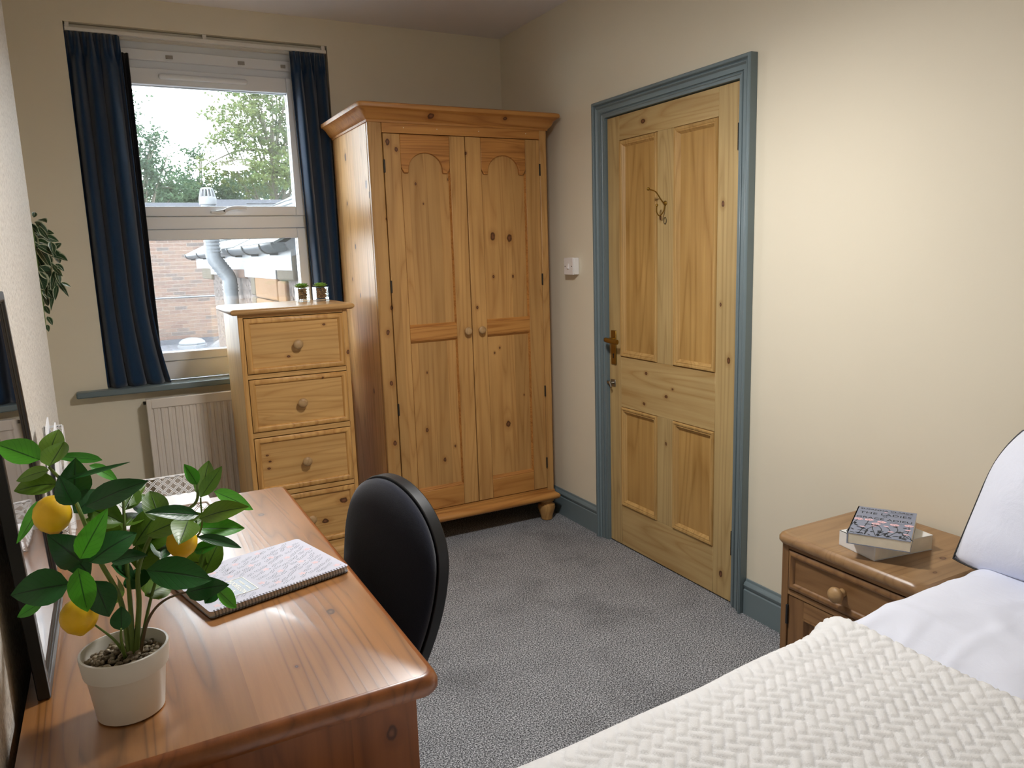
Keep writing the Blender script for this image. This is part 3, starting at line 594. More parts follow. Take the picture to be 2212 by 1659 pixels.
# light switch
sw = thing('light_switch', 'white surface-mounted light switch between wardrobe and door', 'light switch', (0, -.727, 1.287))
bx = obj('mounting_box', box(B(), -.030, -.001, -.768, -.686, 1.289, 1.371), 'switch_white', sw, bevel=.003)
obj('face_plate', box(B(), -.038, -.030, -.769, -.685, 1.288, 1.372), 'switch_white', sw, bevel=.003)
bm = B(); prism(bm, [(-.038, 1.317), (-.046, 1.319), (-.040, 1.343), (-.038, 1.343)], lambda a, b, t: (a, t, b), -.732, -.722); obj('rocker', bm, 'switch_white', sw, bevel=.001)
for y in (-.757, -.697):
    bm = B(); lathe(bm, [(.0001, 0), (.003, 0), (.003, .001), (.0001, .001)], (-.0388, y, 1.33), 'x', 10); obj('screw', bm, 'dark_iron', sw)

# pendant lamp (just above the frame; its reflection shows in the window)
LX, LY, LZ = -1.095, -2.15, 2.115
lamp = thing('pendant_lamp', 'shallow round white pendant lamp hanging from the ceiling', 'lamp', (LX, LY, LZ))
tB = NT('bulb_glow'); tB.t.nodes.remove(tB.b); _e = tB.n('ShaderNodeEmission', i_0=(1, .985, .965, 1), i_1=BULB_STRENGTH); tB.t.links.new(_e.outputs[0], tB.out.inputs[0])
obj('opal_diffuser', lathe(B(), [(0, -.018), (.06, -.016), (.095, -.008), (.108, .006), (.108, .029), (0, .029)], (LX, LY, LZ), 'z', 40), 'bulb_glow', lamp)
tS = NT('opal_shade'); tS.set(lin(240, 238, 234), .6); _tr = tS.n('ShaderNodeBsdfTranslucent', i_0=lin(240, 238, 234)); _mx = tS.n('ShaderNodeMixShader', i_0=.62)
tS.t.links.new(tS.b.outputs[0], _mx.inputs[1]); tS.t.links.new(_tr.outputs[0], _mx.inputs[2]); tS.t.links.new(_mx.outputs[0], tS.out.inputs[0])
obj('opal_shade', lathe(B(), [(.1205, 0), (.122, .002), (.122, .030), (.114, .042), (.08, .056), (.04, .062), (0, .063), (0, .031), (.1185, .031), (.1185, 0), (.1205, 0)], (LX, LY, LZ), 'z', 40, caps=False), 'opal_shade', lamp, smooth=True)
bm = B(); lathe(bm, [(.034, .062), (.030, .075), (.018, .085), (.018, .12), (.006, .13), (.006, .14)], (LX, LY, LZ), 'z', 16); obj('lamp_holder', bm, 'white_paint', lamp, smooth=True)
obj('flex', tube(B(), [(LX, LY, LZ+.13), (LX, LY, ZC-.03)], .003, 8), 'white_paint', lamp)
bm = B(); lathe(bm, [(.012, -.04), (.045, -.02), (.045, -.001)], (LX, LY, ZC), 'z', 20); obj('ceiling_rose', bm, 'white_paint', lamp, smooth=True)
# ------------------------------------------------------------------ wardrobe
WF = -.622                                   # front plane of the carcass
wa = thing('wardrobe', 'two-door pine wardrobe with arched panels and bun feet', 'wardrobe', (-.535, -.34, 0))
wx0, wx1, wyb, wzb, wzt = -.985, -.085, -.055, .135, 2.0
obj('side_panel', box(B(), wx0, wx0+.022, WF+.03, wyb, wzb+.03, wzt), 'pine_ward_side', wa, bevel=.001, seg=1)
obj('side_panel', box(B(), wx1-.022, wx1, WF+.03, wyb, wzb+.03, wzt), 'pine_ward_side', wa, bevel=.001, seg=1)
obj('back_panel', box(B(), wx0+.022, wx1-.022, wyb-.012, wyb, wzb+.03, wzt), 'pine_ward_v', wa)
obj('top_panel', box(B(), wx0, wx1, WF+.03, wyb, wzt, wzt+.018), 'pine_ward_h', wa)
obj('bottom_panel', box(B(), wx0, wx1, WF+.02, wyb, wzb+.01, wzb+.03), 'pine_ward_h', wa)
for x0, x1 in ((wx0, -.921), (-.126, wx1)):
    st = obj('corner_post', box(B(), x0, x1, WF, WF+.03, wzb+.03, wzt), 'pine_ward_front', wa, bevel=.006)
obj('frieze_rail', box(B(), -.921, -.126, WF, WF+.024, 1.943, wzt), 'pine_ward_h', wa)
for x in (-.82, -.66, -.45, -.2): 
    bm = B(); lathe(bm, [(.0001, 0), (.002, 0), (.002, .001), (.0001, .001)], (x, WF-.0008, 1.967), 'y', 8); obj('nail_head', bm, 'paper', wa)
obj('bottom_rail', box(B(), -.921, -.126, WF, WF+.024, wzb+.03, .182), 'pine_ward_h', wa)
CO = [(0, 1.985), (-.006, 1.985), (-.008, 1.994), (-.014, 1.998), (-.022, 2.008), (-.034, 2.026), (-.046, 2.036), (-.054, 2.040), (-.056, 2.048), (-.054, 2.058), (-.046, 2.062), (0, 2.062)]
def around(prof, x0, x1, yf, yb, fn=None, rc=.0):
    bm = B(); loops = []
    for d, z in prof:
        k = .022 if d < -.03 else .006
        e = -d
        loops.append([bm.verts.new(q) for q in ((x0-e, yb, z), (x0-e, yf-e+k, z), (x0-e+k*.3, yf-e+k*.3, z), (x0-e+k, yf-e, z), (x1+e-k, yf-e, z), (x1+e-k*.3, yf-e+k*.3, z), (x1+e, yf-e+k, z), (x1+e, yb, z))])
    for p, q in zip(loops, loops[1:]):
        for i in range(7): bm.faces.new((p[i], p[i+1], q[i+1], q[i]))
    bm.faces.new(loops[-1]); bm.faces.new(loops[0][::-1])
    for s in (0, 7): bm.faces.new([l[s] for l in loops])
    bm.faces.new((loops[0][0], loops[0][7], loops[-1][7], loops[-1][0]))
    return bm
obj('cornice', around(CO, wx0, wx1, WF, wyb), 'pine_ward_corn', wa, smooth=True)
PL = [(-.012, .118), (-.018, .120), (-.024, .128), (-.025, .137), (-.020, .146), (-.010, .152), (-.004, .158), (-.003, .168), (0, .170)]
obj('plinth_moulding', around(PL, wx0, wx1, WF, wyb), 'pine_ward_h', wa, smooth=True)
FT = [(.026, 0), (.030, .004), (.032, .02), (.040, .045), (.046, .066), (.044, .082), (.032, .090), (.030, .096), (.040, .104), (.042, .119)]
for x in (wx0+.035, wx1-.030):
    for y in (WF+.035, wyb-.06): obj('bun_foot', lathe(B(), FT, (x, y, 0), 'z', 24), 'pine_ward_v', wa, smooth=True)
def ward_door(x0, x1, hinge_left):
    z0, z1 = .185, 1.940; yf, yb = WF-.002, WF+.020; sw_ = .078
    d = obj('door', box(B(), x0+sw_, x1-sw_, yf+.013, yb-.003, z0+.08, z1-.04), 'pine_ward_front', wa)
    d['label'] = 'left door with arched panel' if hinge_left else 'right door with arched panel'
    for a, b in ((x0, x0+sw_), (x1-sw_, x1)): obj('door_stile', box(B(), a, b, yf, yb, z0, z1), 'pine_ward_front', d, bevel=.0025)
    a, b = x0+sw_, x1-sw_; c = (a+b)/2; h = (b-a)/2
    obj('door_rail', box(B(), a, b, yf, yb, z0, z0+.098), 'pine_ward_h', d, bevel=.0015, seg=1)
    obj('middle_rail', box(B(), a, b, yf, yb, 1.018, 1.073), 'pine_ward_h', d, bevel=.0015, seg=1)
    # arched top rail with shouldered ends
    r = h*.70; zs = 1.785; foot = .018
    poly = [(a, 1.94), (a, zs+.012), (a+.014, zs-.012), (c-r-.001, zs-.012)]
    poly += [(c-r*math.cos(math.pi*i/16), zs+(1.862-zs)*math.sin(math.pi*i/16)) for i in range(17)]
    poly += [(c+r+.001, zs-.012), (b-.014, zs-.012), (b, zs+.012), (b, 1.94)]
    bm = B(); prism(bm, poly, lambda u, v, t: (u, t, v), yf, yb-.004); obj('arched_rail', bm, 'pine_ward_arch', d, bevel=.003, seg=2)
    for (p, q) in ((1.073, 1.78), (z0+.098, 1.018)):
        bm = B()
        for e, s in ((a, 1), (b, -1)): prism(bm, [(0, 0), (.006, 0), (0, .012)], lambda u, v, t, e=e, s=s: (e+s*u, yf+.013-v, t), p, q)
        for e, s in ((p, 1), (q, -1)):
            if e == 1.78: continue
            prism(bm, [(0, 0), (.016, 0), (.010, .006), (.004, .012), (0, .012)], lambda u, v, t, e=e, s=s: (t, yf+.013-v, e+s*u), a, b)
        obj('door_moulding', bm, 'pine_ward_arch', d, smooth=True)
    knob(d, 'knob_wood', ((x1-.030 if hinge_left else x0+.040), yf, 1.043), '-y', .019, .034)
    for z in (1.80, 1.27, .70, .32):
        xh = x0 if hinge_left else x1
        obj('hinge', box(B(), xh-.004, xh+.004, yf-.003, yf+.006, z-.028, z+.028), 'dark_iron', d, bevel=.001)
ward_door(-.919, -.526, True); ward_door(-.522, -.128, False)

# ------------------------------------------------------------------ chest of drawers
CF, cb = -.560, -.135
cx0, cx1 = -1.586, -1.115
ch = thing('chest_of_drawers', 'tall narrow pine chest with four drawers in front of the radiator', 'chest of drawers', ((cx0+cx1)/2, (CF+cb)/2, 0))
for a, b in ((cx0, cx0+.02), (cx1-.02, cx1)): obj('side_panel', box(B(), a, b, CF, cb, .03, 1.182), 'pine_chest_side', ch, bevel=.001, seg=1)
obj('back_panel', box(B(), cx0+.02, cx1-.02, cb-.008, cb, .05, 1.18), 'pine_chest_v', ch)
dz = [(.922, 1.166), (.665, .901), (.388, .641), (.112, .366)]
DX0, DX1 = cx0+.021, cx1-.018
for a, b in ((cx0+.001, DX0), (DX1, cx1-.001)): obj('front_post', box(B(), a, b, CF-.002, CF+.02, .03, 1.182), 'pine_chest_v', ch, bevel=.001, seg=1)
for z0, z1 in ((1.167, 1.182), (.902, .921), (.642, .664), (.367, .387), (.09, .111)): obj('drawer_rail', box(B(), DX0, DX1, CF, CF+.02, z0, z1), 'pine_chest_h', ch)
obj('drawer_shadow_board', box(B(), DX0-.001, DX1+.001, CF+.021, CF+.024, .09, 1.18), 'shadow_gap', ch)  # near-black sheet, paints the shade seen in the gaps round the drawers
bm = around([(-.020, 1.180), (-.026, 1.184), (-.030, 1.190), (-.030, 1.197), (-.026, 1.203), (-.018, 1.206), (0, 1.2065)], cx0, cx1, CF, cb)
obj('top', bm, 'pine_chest_top', ch, smooth=True)
obj('plinth', around([(-.014, 0), (-.014, .062), (-.010, .072), (-.004, .078), (-.003, .09), (0, .09)], cx0, cx1, CF, cb), 'pine_chest_h', ch, smooth=True)
for z0, z1 in dz:
    a, b, c, e = DX0+.0025, DX1-.0025, z0+.0025, z1-.0025
    d = obj('drawer', box(B(), a, b, CF+.001, CF+.018, c, e), 'pine_chest_h', ch)
    bm = B(); frame(bm, a, b, c, e, [(0, -.004), (0, .003), (.004, .007), (.012, .010), (.018, .0085), (.022, .004), (.025, -.001), (.025, -.004)], lambda u, v, h: (u, CF-h, v))
    obj('moulding', bm, 'pine_chest_v', d, smooth=True)
    knob(d, 'knob_wood', (-1.346, CF+.001, (c+e)/2-.004), '-y', .0215, .037)

# ------------------------------------------------------------------ bedside cabinet
bs = thing('bedside_cabinet', 'small brown pine bedside cabinet with drawer and door', 'bedside cabinet', (-.21, -2.655, 0))
bx0, bx1, by0, by1, bzt = -.397, -.024, -2.872, -2.446, .580
def bslab(prof, k=.03):
    bm = B(); loops = []
    for e, z in prof:
        x0, x1, y0, y1 = -.412-e+.012, -.020, -2.888-e+.012, -2.430+e-.012; pts = [(x1, y0)]
        for i in range(6):
            t = math.pi/2*i/5; pts.append((x0+k-k*math.sin(t), y0+k-k*math.cos(t)))
        for i in range(6):
            t = math.pi/2*i/5; pts.append((x0+k-k*math.cos(t), y1-k+k*math.sin(t)))
        pts.append((x1, y1)); loops.append([bm.verts.new((x, y, z)) for x, y in pts])
    n = len(loops[0])
    for p, q in zip(loops, loops[1:]):
        for i in range(n): bm.faces.new((p[i], p[(i+1) % n], q[(i+1) % n], q[i]))
    bm.faces.new(loops[0][::-1]); bm.faces.new(loops[-1]); return bm
obj('top', bslab([(.0, .548), (.009, .551), (.013, .558), (.013, .568), (.009, .576), (.004, .5795), (.0035, .580)]), 'pine_bedside_top', bs, smooth=True)
for a, b in ((by0, by0+.018), (by1-.018, by1)): obj('side_panel', box(B(), bx0, bx1, a, b, .04, .548), 'pine_bedside_v', bs, bevel=.001, seg=1)
obj('back_panel', box(B(), bx1-.008, bx1, by0+.018, by1-.018, .04, .548), 'pine_bedside_v', bs)
for a, b in ((by0+.001, by0+.024), (by1-.024, by1-.001)): obj('front_post', box(B(), bx0-.003, bx0+.012, a, b, .04, .548), 'pine_bedside_v', bs, bevel=.001, seg=1)
for z0, z1 in ((.536, .548), (.398, .414), (.04, .075)): obj('front_rail', box(B(), bx0-.002, bx0+.012, by0+.024, by1-.024, z0, z1), 'pine_bedside_h', bs, bevel=.001, seg=1)
obj('inner_shadow_board', box(B(), bx0+.019, bx0+.022, by0+.02, by1-.02, .05, .54), 'shadow_gap', bs)
bm = B(); box(bm, bx0-.010, bx1, by0-.008, by1+.008, 0, .05); obj('plinth', bm, 'pine_bedside_h', bs, bevel=.006)
a, b = by0+.0265, by1-.0265
d = obj('drawer', box(B(), bx0, bx0+.016, a, b, .4165, .5335), 'pine_bedside_h', bs)
MF = [(0, -.004), (0, .003), (.004, .007), (.011, .009), (.016, .007), (.020, .002), (.022, -.001), (.022, -.004)]
bm = B(); frame(bm, a, b, .4165, .5335, MF, lambda u, v, h: (bx0-h, u, v)); obj('moulding', bm, 'pine_bedside_v', d, smooth=True)
knob(d, 'knob_wood', (bx0+.001, -2.655, .474), '-x', .0225, .042)
d = obj('door', box(B(), bx0+.008, bx0+.016, a+.05, b-.05, .12, .35), 'pine_bedside_v', bs)
for u, v in ((a, a+.055), (b-.055, b)): obj('door_stile', box(B(), bx0, bx0+.016, u, v, .0775, .3955), 'pine_bedside_v', d, bevel=.001, seg=1)
for u, v in ((.0775, .13), (.343, .3955)): obj('door_rail', box(B(), bx0, bx0+.016, a+.055, b-.055, u, v), 'pine_bedside_h', d, bevel=.001, seg=1)
bm = B(); frame(bm, a+.055, b-.055, .13, .343, [(0, -.008), (0, .002), (.004, .003), (.010, -.002), (.014, -.008)], lambda u, v, h: (bx0-h, u, v)); obj('moulding', bm, 'pine_bedside_v', d, smooth=True)
knob(d, 'knob_wood', (bx0, a+.028, .25), '-x', .016, .03)
for z in (.335, .14): obj('hinge', box(B(), bx0-.006, bx0+.004, b-.002, b+.005, z-.03, z+.03), 'black_plastic', d, bevel=.001)

# ------------------------------------------------------------------ desk
dk = thing('desk', 'glossy orange-brown pine desk against the chimney breast', 'desk', (-1.945, -2.305, 0))
tx0, tx1, ty0, ty1 = -2.238, -1.655, -2.908, -1.705
def dtop(prof):
    bm = B(); loops = []
    for e, z, k in prof:
        x0, x1, y0, y1 = tx0, tx1-e, ty0+e, ty1-e; pts = [(x0, y0), (x0, y1)]
        for i in range(7):
            t = math.pi/2*i/6; pts.append((x1-k+k*math.sin(t), y1-k+k*math.cos(t)))
        for i in range(7):
            t = math.pi/2*i/6; pts.append((x1-k+k*math.cos(t), y0+k-k*math.sin(t)))
        loops.append([bm.verts.new((x, y, z)) for x, y in pts])
    n = len(loops[0])
    for p, q in zip(loops, loops[1:]):
        for i in range(n): bm.faces.new((p[i], p[(i+1) % n], q[(i+1) % n], q[i])).material_index = 1
    bm.faces.new(loops[0][::-1]).material_index = 1; bm.faces.new(loops[-1]); return bm
obj('desk_top', dtop([(.012, .715, .022), (.004, .718, .028), (0, .725, .03), (0, .735, .03), (.004, .744, .028), (.009, .7485, .026), (.014, .750, .024)]), ['pine_desk_top', 'pine_desk_edge'], dk, smooth=True)
obj('end_panel', box(B(), tx0+.012, -1.690, -2.875, -2.850, 0, .716), 'pine_desk_v', dk, bevel=.002)
obj('end_panel', box(B(), tx0+.012, -1.690, -1.765, -1.740, 0, .716), 'pine_desk_v', dk, bevel=.002)
obj('modesty_panel', box(B(), tx0+.03, tx0+.048, -2.849, -1.766, .30, .716), 'pine_desk_v', dk)
obj('pedestal_side', box(B(), tx0+.05, -1.695, -2.48, -2.46, .05, .714), 'pine_desk_v', dk)
for i, (z0, z1) in enumerate(((.515, .705), (.305, .505), (.09, .295))):
    d = obj('drawer', box(B(), -1.71, -1.688, -2.846, -2.484, z0, z1), 'pine_desk_v', dk, bevel=.004); knob(d, 'pine_desk_edge', (-1.689, -2.665, (z0+z1)/2), '+x', .018, .032)
obj('apron', box(B(), -1.73, -1.705, -2.459, -1.766, .655, .716), 'pine_desk_edge', dk, bevel=.002)

# ------------------------------------------------------------------ office chair
oc = thing('office_chair', 'black fabric office chair with rounded back pushed under the desk', 'chair', (-1.637, -2.115, 0), math.radians(13), local=True)
# local frame: the chair faces -x; +y is its far side. backrest rises at x = +.15
def back_outline(v):   # half width at height fraction v
    if v > .62: return .215*math.sqrt(max(0, 1-((v-.62)/.38)**2.1))+.0001
    return .135+.080*math.sin(math.pi/2*v/.62)
BZ0, BZ1 = .29, .824
def back_x(y, z):
    v = (z-BZ0)/(BZ1-BZ0); return .105+.085*v-.017*(1-(y/.22)**2)+.012*math.sin(math.pi*max(0, min(1, v)))
def outline(n=40):
    vs = [.5-.5*math.cos(math.pi*(.04+.96*i/n)) for i in range(n+1)]
    R_ = [(back_outline(v), BZ0+(BZ1-BZ0)*v) for v in vs]
    return R_[:-1]+[(0, BZ1)]+[(-y, z) for y, z in R_[:-1][::-1]]
def cushion(x_off, thick, grow, bulge):
    bm = B(); O = outline(); zc = BZ0+(BZ1-BZ0)*.55; sc = 1+grow/.22; ks = (1, .985, .95, .88, .75, .55, .3)
    F = []
    for k in ks:
        F.append([bm.verts.new((back_x(y*k, zc+(z-zc)*k)+x_off-thick*.35-bulge*(1-k**3.2)**.6, y*k*sc, zc+(z-zc)*k*sc)) for y, z in O])
    G = []
    for k in (1, .97, .6):
        G.append([bm.verts.new((back_x(y*k, zc+(z-zc)*k)+x_off+thick*.65, y*k*sc, zc+(z-zc)*k*sc)) for y, z in O])
    n = len(O)
    for L_ in (F, G):
        for p, q in zip(L_, L_[1:]):
            for i in range(n): bm.faces.new((p[i], p[(i+1) % n], q[(i+1) % n], q[i]))
        c = bm.verts.new((sum(v.co.x for v in L_[-1])/n, 0, sum(v.co.z for v in L_[-1])/n))
        for i in range(n): bm.faces.new((L_[-1][i], L_[-1][(i+1) % n], c))
    for i in range(n): bm.faces.new((F[0][i], F[0][(i+1) % n], G[0][(i+1) % n], G[0][i]))
    return bm
obj('backrest', cushion(0, .012, 0, .030), 'chair_fabric', oc, smooth='all')
obj('back_shell', cushion(.022, .034, .006, -.010), 'black_plastic', oc, bevel=.004, label='black plastic back shell')
bm = B(); tube(bm, spline([(.185, 0, .55), (.185, 0, .46), (.15, 0, .375), (.0, 0, .372)]), .022, 10)
for v in bm.verts: v.co.y *= 1.6
obj('back_bracket', bm, 'black_plastic', oc, smooth=True)
bm = B(); box(bm, -.30, .085, -.22, .22, .41, .475)
o = obj('seat', bm, 'chair_fabric', oc, bevel=.05, seg=4)
obj('seat_shell', box(B(), -.27, .06, -.19, .19, .385, .412), 'black_plastic', oc, bevel=.012)
bm = B(); lathe(bm, [(.025, .10), (.025, .22), (.014, .22), (.014, .386)], (-.05, 0, 0), 'z', 16); obj('gas_column', bm, 'black_plastic', oc, smooth=True)
for k in range(5):
    an = 2*math.pi*k/5+.3; c, s = math.cos(an), math.sin(an)
    lg = obj('base_leg', tube(B(), [(-.05, 0, .115), (-.05+.13*c, .13*s, .10), (-.05+.26*c, .26*s, .075)], [.024, .019, .014], 8), 'black_plastic', oc, smooth=True)
    bm = B(); lathe(bm, [(.0001, -.02), (.026, -.02), (.028, -.012), (.028, .012), (.026, .02), (.0001, .02)], (-.05+.26*c, .26*s, .028), 'y', 16); obj('castor', bm, 'black_plastic', lg, smooth=True)
# ------------------------------------------------------------------ bed and bedding
bed = thing('bed', 'single divan bed under white bedding, head against the wall', 'bed', (-1.0, -3.37, 0))
obj('divan_base', box(B(), -1.93, -.03, -3.80, -3.10, .06, .32), 'lining_grey', bed, bevel=.02)
obj('mattress', box(B(), -1.93, -.03, -3.80, -3.10, .32,   .590), 'white_linen', bed, bevel=.04, seg=3)
for x in (-1.8, -.2):
    for y in (-3.68, -3.20): obj('leg', lathe(B(), [(.02, 0), (.024, .03), (.03, .062)], (x, y, 0), 'z', 12), 'black_plastic', bed, smooth=True)
BR = .065
def bed_frame(x, s):
    """point and outward normal on the made bed; s runs over the top from the near side and down the far side"""
    ys = -2.910-.080*abs(x)+.006*math.sin(x*7); yc = ys-.033; zt = .618+.010*math.sin(x*3.1+.5)*0+.008*mnoise.noise(Vector((x*2.2, s*2.2, 1.3)))
    top = yc+3.82
    if s < top: return Vector((x, -3.82+s, zt)), Vector((0, 0, 1))
    a = (s-top)/BR
    if a < math.pi/2: return Vector((x, yc+BR*math.sin(a), zt-BR+BR*math.cos(a))), Vector((0, math.sin(a), math.cos(a)))
    return Vector((x, yc+BR+.010*math.sin(x*16)*(a-math.pi/2), zt-BR-(s-top-BR*math.pi/2))), Vector((0, 1, 0))
def wrinkle(x, y):
    v = Vector((x, y, 0)); h = 0
    w = Vector((x*2.3+.4*mnoise.noise(v*3), y*6.5+.5*mnoise.noise(v*4+Vector((3, 1, 0))), 0))
    r = 1-abs(mnoise.noise(w*1.5)); h += .004*max(0, r-.80)/.2
    r2 = 1-abs(mnoise.noise(Vector((x*7, y*3.1, 5)))); h += .003*max(0, r2-.82)/.18
    return h+.0015*mnoise.noise(v*9)
def duvet_fn(a, b):
    x = -1.955+(1.955-.035)*a; s = 1.36*b; p, n = bed_frame(x, s)
    return p+n*(wrinkle(x, p.y)*(1 if s < 1.1 else .6)+.004)
bm = B(); grid(bm, 210, 150, duvet_fn)
dv = tag(obj('duvet', bm, 'white_linen', None, smooth='all', solid=.02, off=-1), 'creased white duvet spread over the bed', 'duvet')
HW = .0185
def herring(u, v):
    c, s = math.cos(math.radians(42)), math.sin(math.radians(42))
    a, b = (u*c-v*s)/HW, (u*s+v*c)/HW
    i, j = math.floor(a), math.floor(b); fa, fb = a-i, b-j; k = (i-j) % 4
    if k == 0: du = fa; dv_ = min(fb, 1-fb); long_, d2 = fa, 2-fa
    elif k == 1: long_, d2 = 1+fa, 1-fa; dv_ = min(fb, 1-fb)
    elif k == 3: long_, d2 = fb, 2-fb; dv_ = min(fa, 1-fa)
    else: long_, d2 = 1+fb, 1-fb; dv_ = min(fa, 1-fa)
    e = min(dv_, long_, d2)
    return 1-(1-min(1, e/.24))**2
BX0, BX1 = -1.965, -.795
def throw_fn(a, b):
    x = BX0+(BX1-BX0)*a; s = .10+1.18*b; p, n = bed_frame(x, s)
    edge = min(1, (1-a)/.012)
    h = herring(x, s)*.0055+.006*mnoise.noise(Vector((x*5, s*5, 8)))
    lift = .016+.010*math.exp(-((x+.81)/.03)**2)
    if s > 1.16: h = .004
    x2 = p+n*(.004+lift*(.35+.65*edge)+h*edge)
    x2.x += .012*mnoise.noise(Vector((s*5, 2, 1)))*(1 if a > .9 else 0)*(a-.9)*10
    return x2
bm = B(); grid(bm, 330, 310, throw_fn)
tag(obj('throw_blanket', bm, 'plush_throw', None, smooth='all', solid=.012, off=-1), 'cream plush throw with herringbone texture across the bed foot', 'blanket')
# pillow leaning on the wall
pl = thing('pillow', 'plump white pillow with dark edge line propped against the wall', 'pillow', (-.235, -3.23, .635))
lean = Matrix.Translation((-.250, -3.235, .640)) @ Matrix.Rotation(math.radians(24), 4, 'Y') @ Matrix.Rotation(math.radians(-9), 4, 'X')
PWD, PHT, PTH = .74, .40, .205
def pil(a, b, sgn):
    u, v = (a-.5)*2, (b-.5)*2
    e = max(0, 1-abs(u)**2.6)**.55*max(0, 1-abs(v)**2.4)**.6
    y = u*PWD/2*(1-.10*max(0, v)**3); y -= .08*(v+1)/2; z = PHT/2+v*PHT/2*(1-.16*abs(u)**4)
    w = .010*mnoise.noise(Vector((u*2.3, v*2.0, sgn)))+.006*mnoise.noise(Vector((u*6, v*3, sgn+4)))
    return lean @ Vector((sgn*PTH/2*e+w*e, y, z))
bm = B(); grid(bm, 44, 30, lambda a, b: pil(a, b, -1)); grid(bm, 44, 30, lambda a, b: pil(a, b, 1)); bmesh.ops.remove_doubles(bm, verts=bm.verts, dist=.0008)
obj('pillowcase', bm, 'white_linen', pl, smooth='all')
rim = [(.90+.1*i/5, 0) for i in range(5)]+[(1, i/30) for i in range(30)]+[(1-i/40, 1) for i in range(16)]
obj('dark_edge_line', tube(B(), [pil(a, b, 1) for a, b in rim], .0028, 6, caps=False), 'black_plastic', pl, smooth=True, label='thin black line along the edge')  # thin black tube along one side and part of the top and bottom

# ------------------------------------------------------------------ books on the bedside cabinet
def book(name, label, loc, rz, w, h, t, cover, pages='paper'):
    o = thing(name, label, 'book', loc, rz, 'paperbacks on the bedside cabinet', local=True)
    bm = B(); prism(bm, [(w-.001, .002), (w-.001, t-.002), (.003, t-.002), (.003, .002)], lambda a, b, c: (a, c, b), .001, h-.001); obj('page_block', bm, pages, o)
    bm = B(); box(bm, 0, w, 0, h, 0, .0015); box(bm, 0, w, 0, h, t-.0015, t); box(bm, 0, .003, 0, h, 0, t); obj('cover', bm, cover, o)
    return o
b1 = book('paperback_book', 'thick cream-paged paperback lying under the grey flowered book', (-.366, -2.721, .5805), math.radians(-9), .197, .126, .0415, 'book_cover_white')
b1.location = (-.366, -2.721, .5805)
W2, H2, T2 = .150, .233, .030
ang = math.radians(-59); c_ = Vector((-.271, -2.673)); rx, ry = Vector((math.cos(ang), math.sin(ang))), Vector((-math.sin(ang), math.cos(ang)))
o_ = c_-rx*W2/2-ry*H2/2
b2 = book('paperback_book', 'grey paperback with pink flowers lying on top', (o_.x, o_.y, .6225), ang, W2, H2, T2, 'book_cover')
zt_ = T2+.0003
for txt, sz, yy, sx in (('SUSANNA CLARKE', .0152, .212, 1.0), ('THE LADIES', .0240, .176, 1.0), ('of', .0140, .162, 1.0), ('GRACE ADIEU', .0210, .136, 1.0)):
    lettering('title_lettering', txt, sz, 'book_ink', b2, lambda x, y, yy=yy: Vector((W2/2+x, yy+y, zt_)), space=1.05, bold=.0002)
def blob(bm, cx, cy, a, b, rot, z, n=10, wav=0):
    vs = [bm.verts.new((cx+math.cos(rot)*a*(1+wav*math.cos(5*t))*math.cos(t)-math.sin(rot)*b*(1+wav*math.cos(5*t))*math.sin(t), cy+math.sin(rot)*a*(1+wav*math.cos(5*t))*math.cos(t)+math.cos(rot)*b*(1+wav*math.cos(5*t))*math.sin(t), z)) for t in [2*math.pi*i/n for i in range(n)]]
    bm.faces.new(vs)
def stroke(bm, pts, w, z):
    pts = spline([(*p, 0) for p in pts], 5)
    for p, q in zip(pts, pts[1:]):
        d = (q-p).normalized(); n = Vector((-d.y, d.x, 0))*w/2
        bm.faces.new([bm.verts.new((v.x, v.y, z)) for v in (p-n, q-n, q+n, p+n)])
rr = random.Random(4)
flw = [(.014, .121), (.040, .124), (.072, .118), (.060, .098), (.104, .108), (.138, .116), (.057, .078), (.138, .080), (.030, .062), (.085, .088), (.10, .05), (.137, .045)]
bm = B()
for i, (x, y) in enumerate(flw):
    stroke(bm, [(x, y), (x+rr.uniform(-.02, .02), y*.6), (x+rr.uniform(-.02, .02), .004)], .0022, zt_)
for k in range(46): 
    x, y = rr.uniform(.008, W2-.01), rr.uniform(.006, .098); blob(bm, x, y, rr.uniform(.005, .009), rr.uniform(.002, .0035), rr.uniform(0, 3.1), zt_+.0001, 8)
stroke(bm, [(.09, .124), (.12, .1235), (.145, .124)], .001, zt_); stroke(bm, [(.07, .205), (.105, .204), (.142, .205)], .001, zt_)
obj('printed_leaves', bm, 'book_ink', b2, kind='stuff')
bm = B()
for i, (x, y) in enumerate(flw): blob(bm, x, y, .0115 if i < 6 else .007, .0085 if i < 6 else .004, rr.uniform(-.3, .3), zt_+.0002, 20, .08)
blob(bm, W2/2, .203, .005, .003, 0, zt_+.0002, 8)
obj('printed_flowers', bm, 'book_pink', b2, kind='stuff')
bm = B()
for i, (x, y) in enumerate(flw[:7]):
    for k in range(5): a = 2*math.pi*k/5+i; stroke(bm, [(x+.002*math.cos(a), y+.0015*math.sin(a)), (x+.005*math.cos(a), y+.004*math.sin(a)), (x+.0075*math.cos(a), y+.0055*math.sin(a))], .0008, zt_+.0004)
obj('flower_lines', bm, 'book_ink', b2)

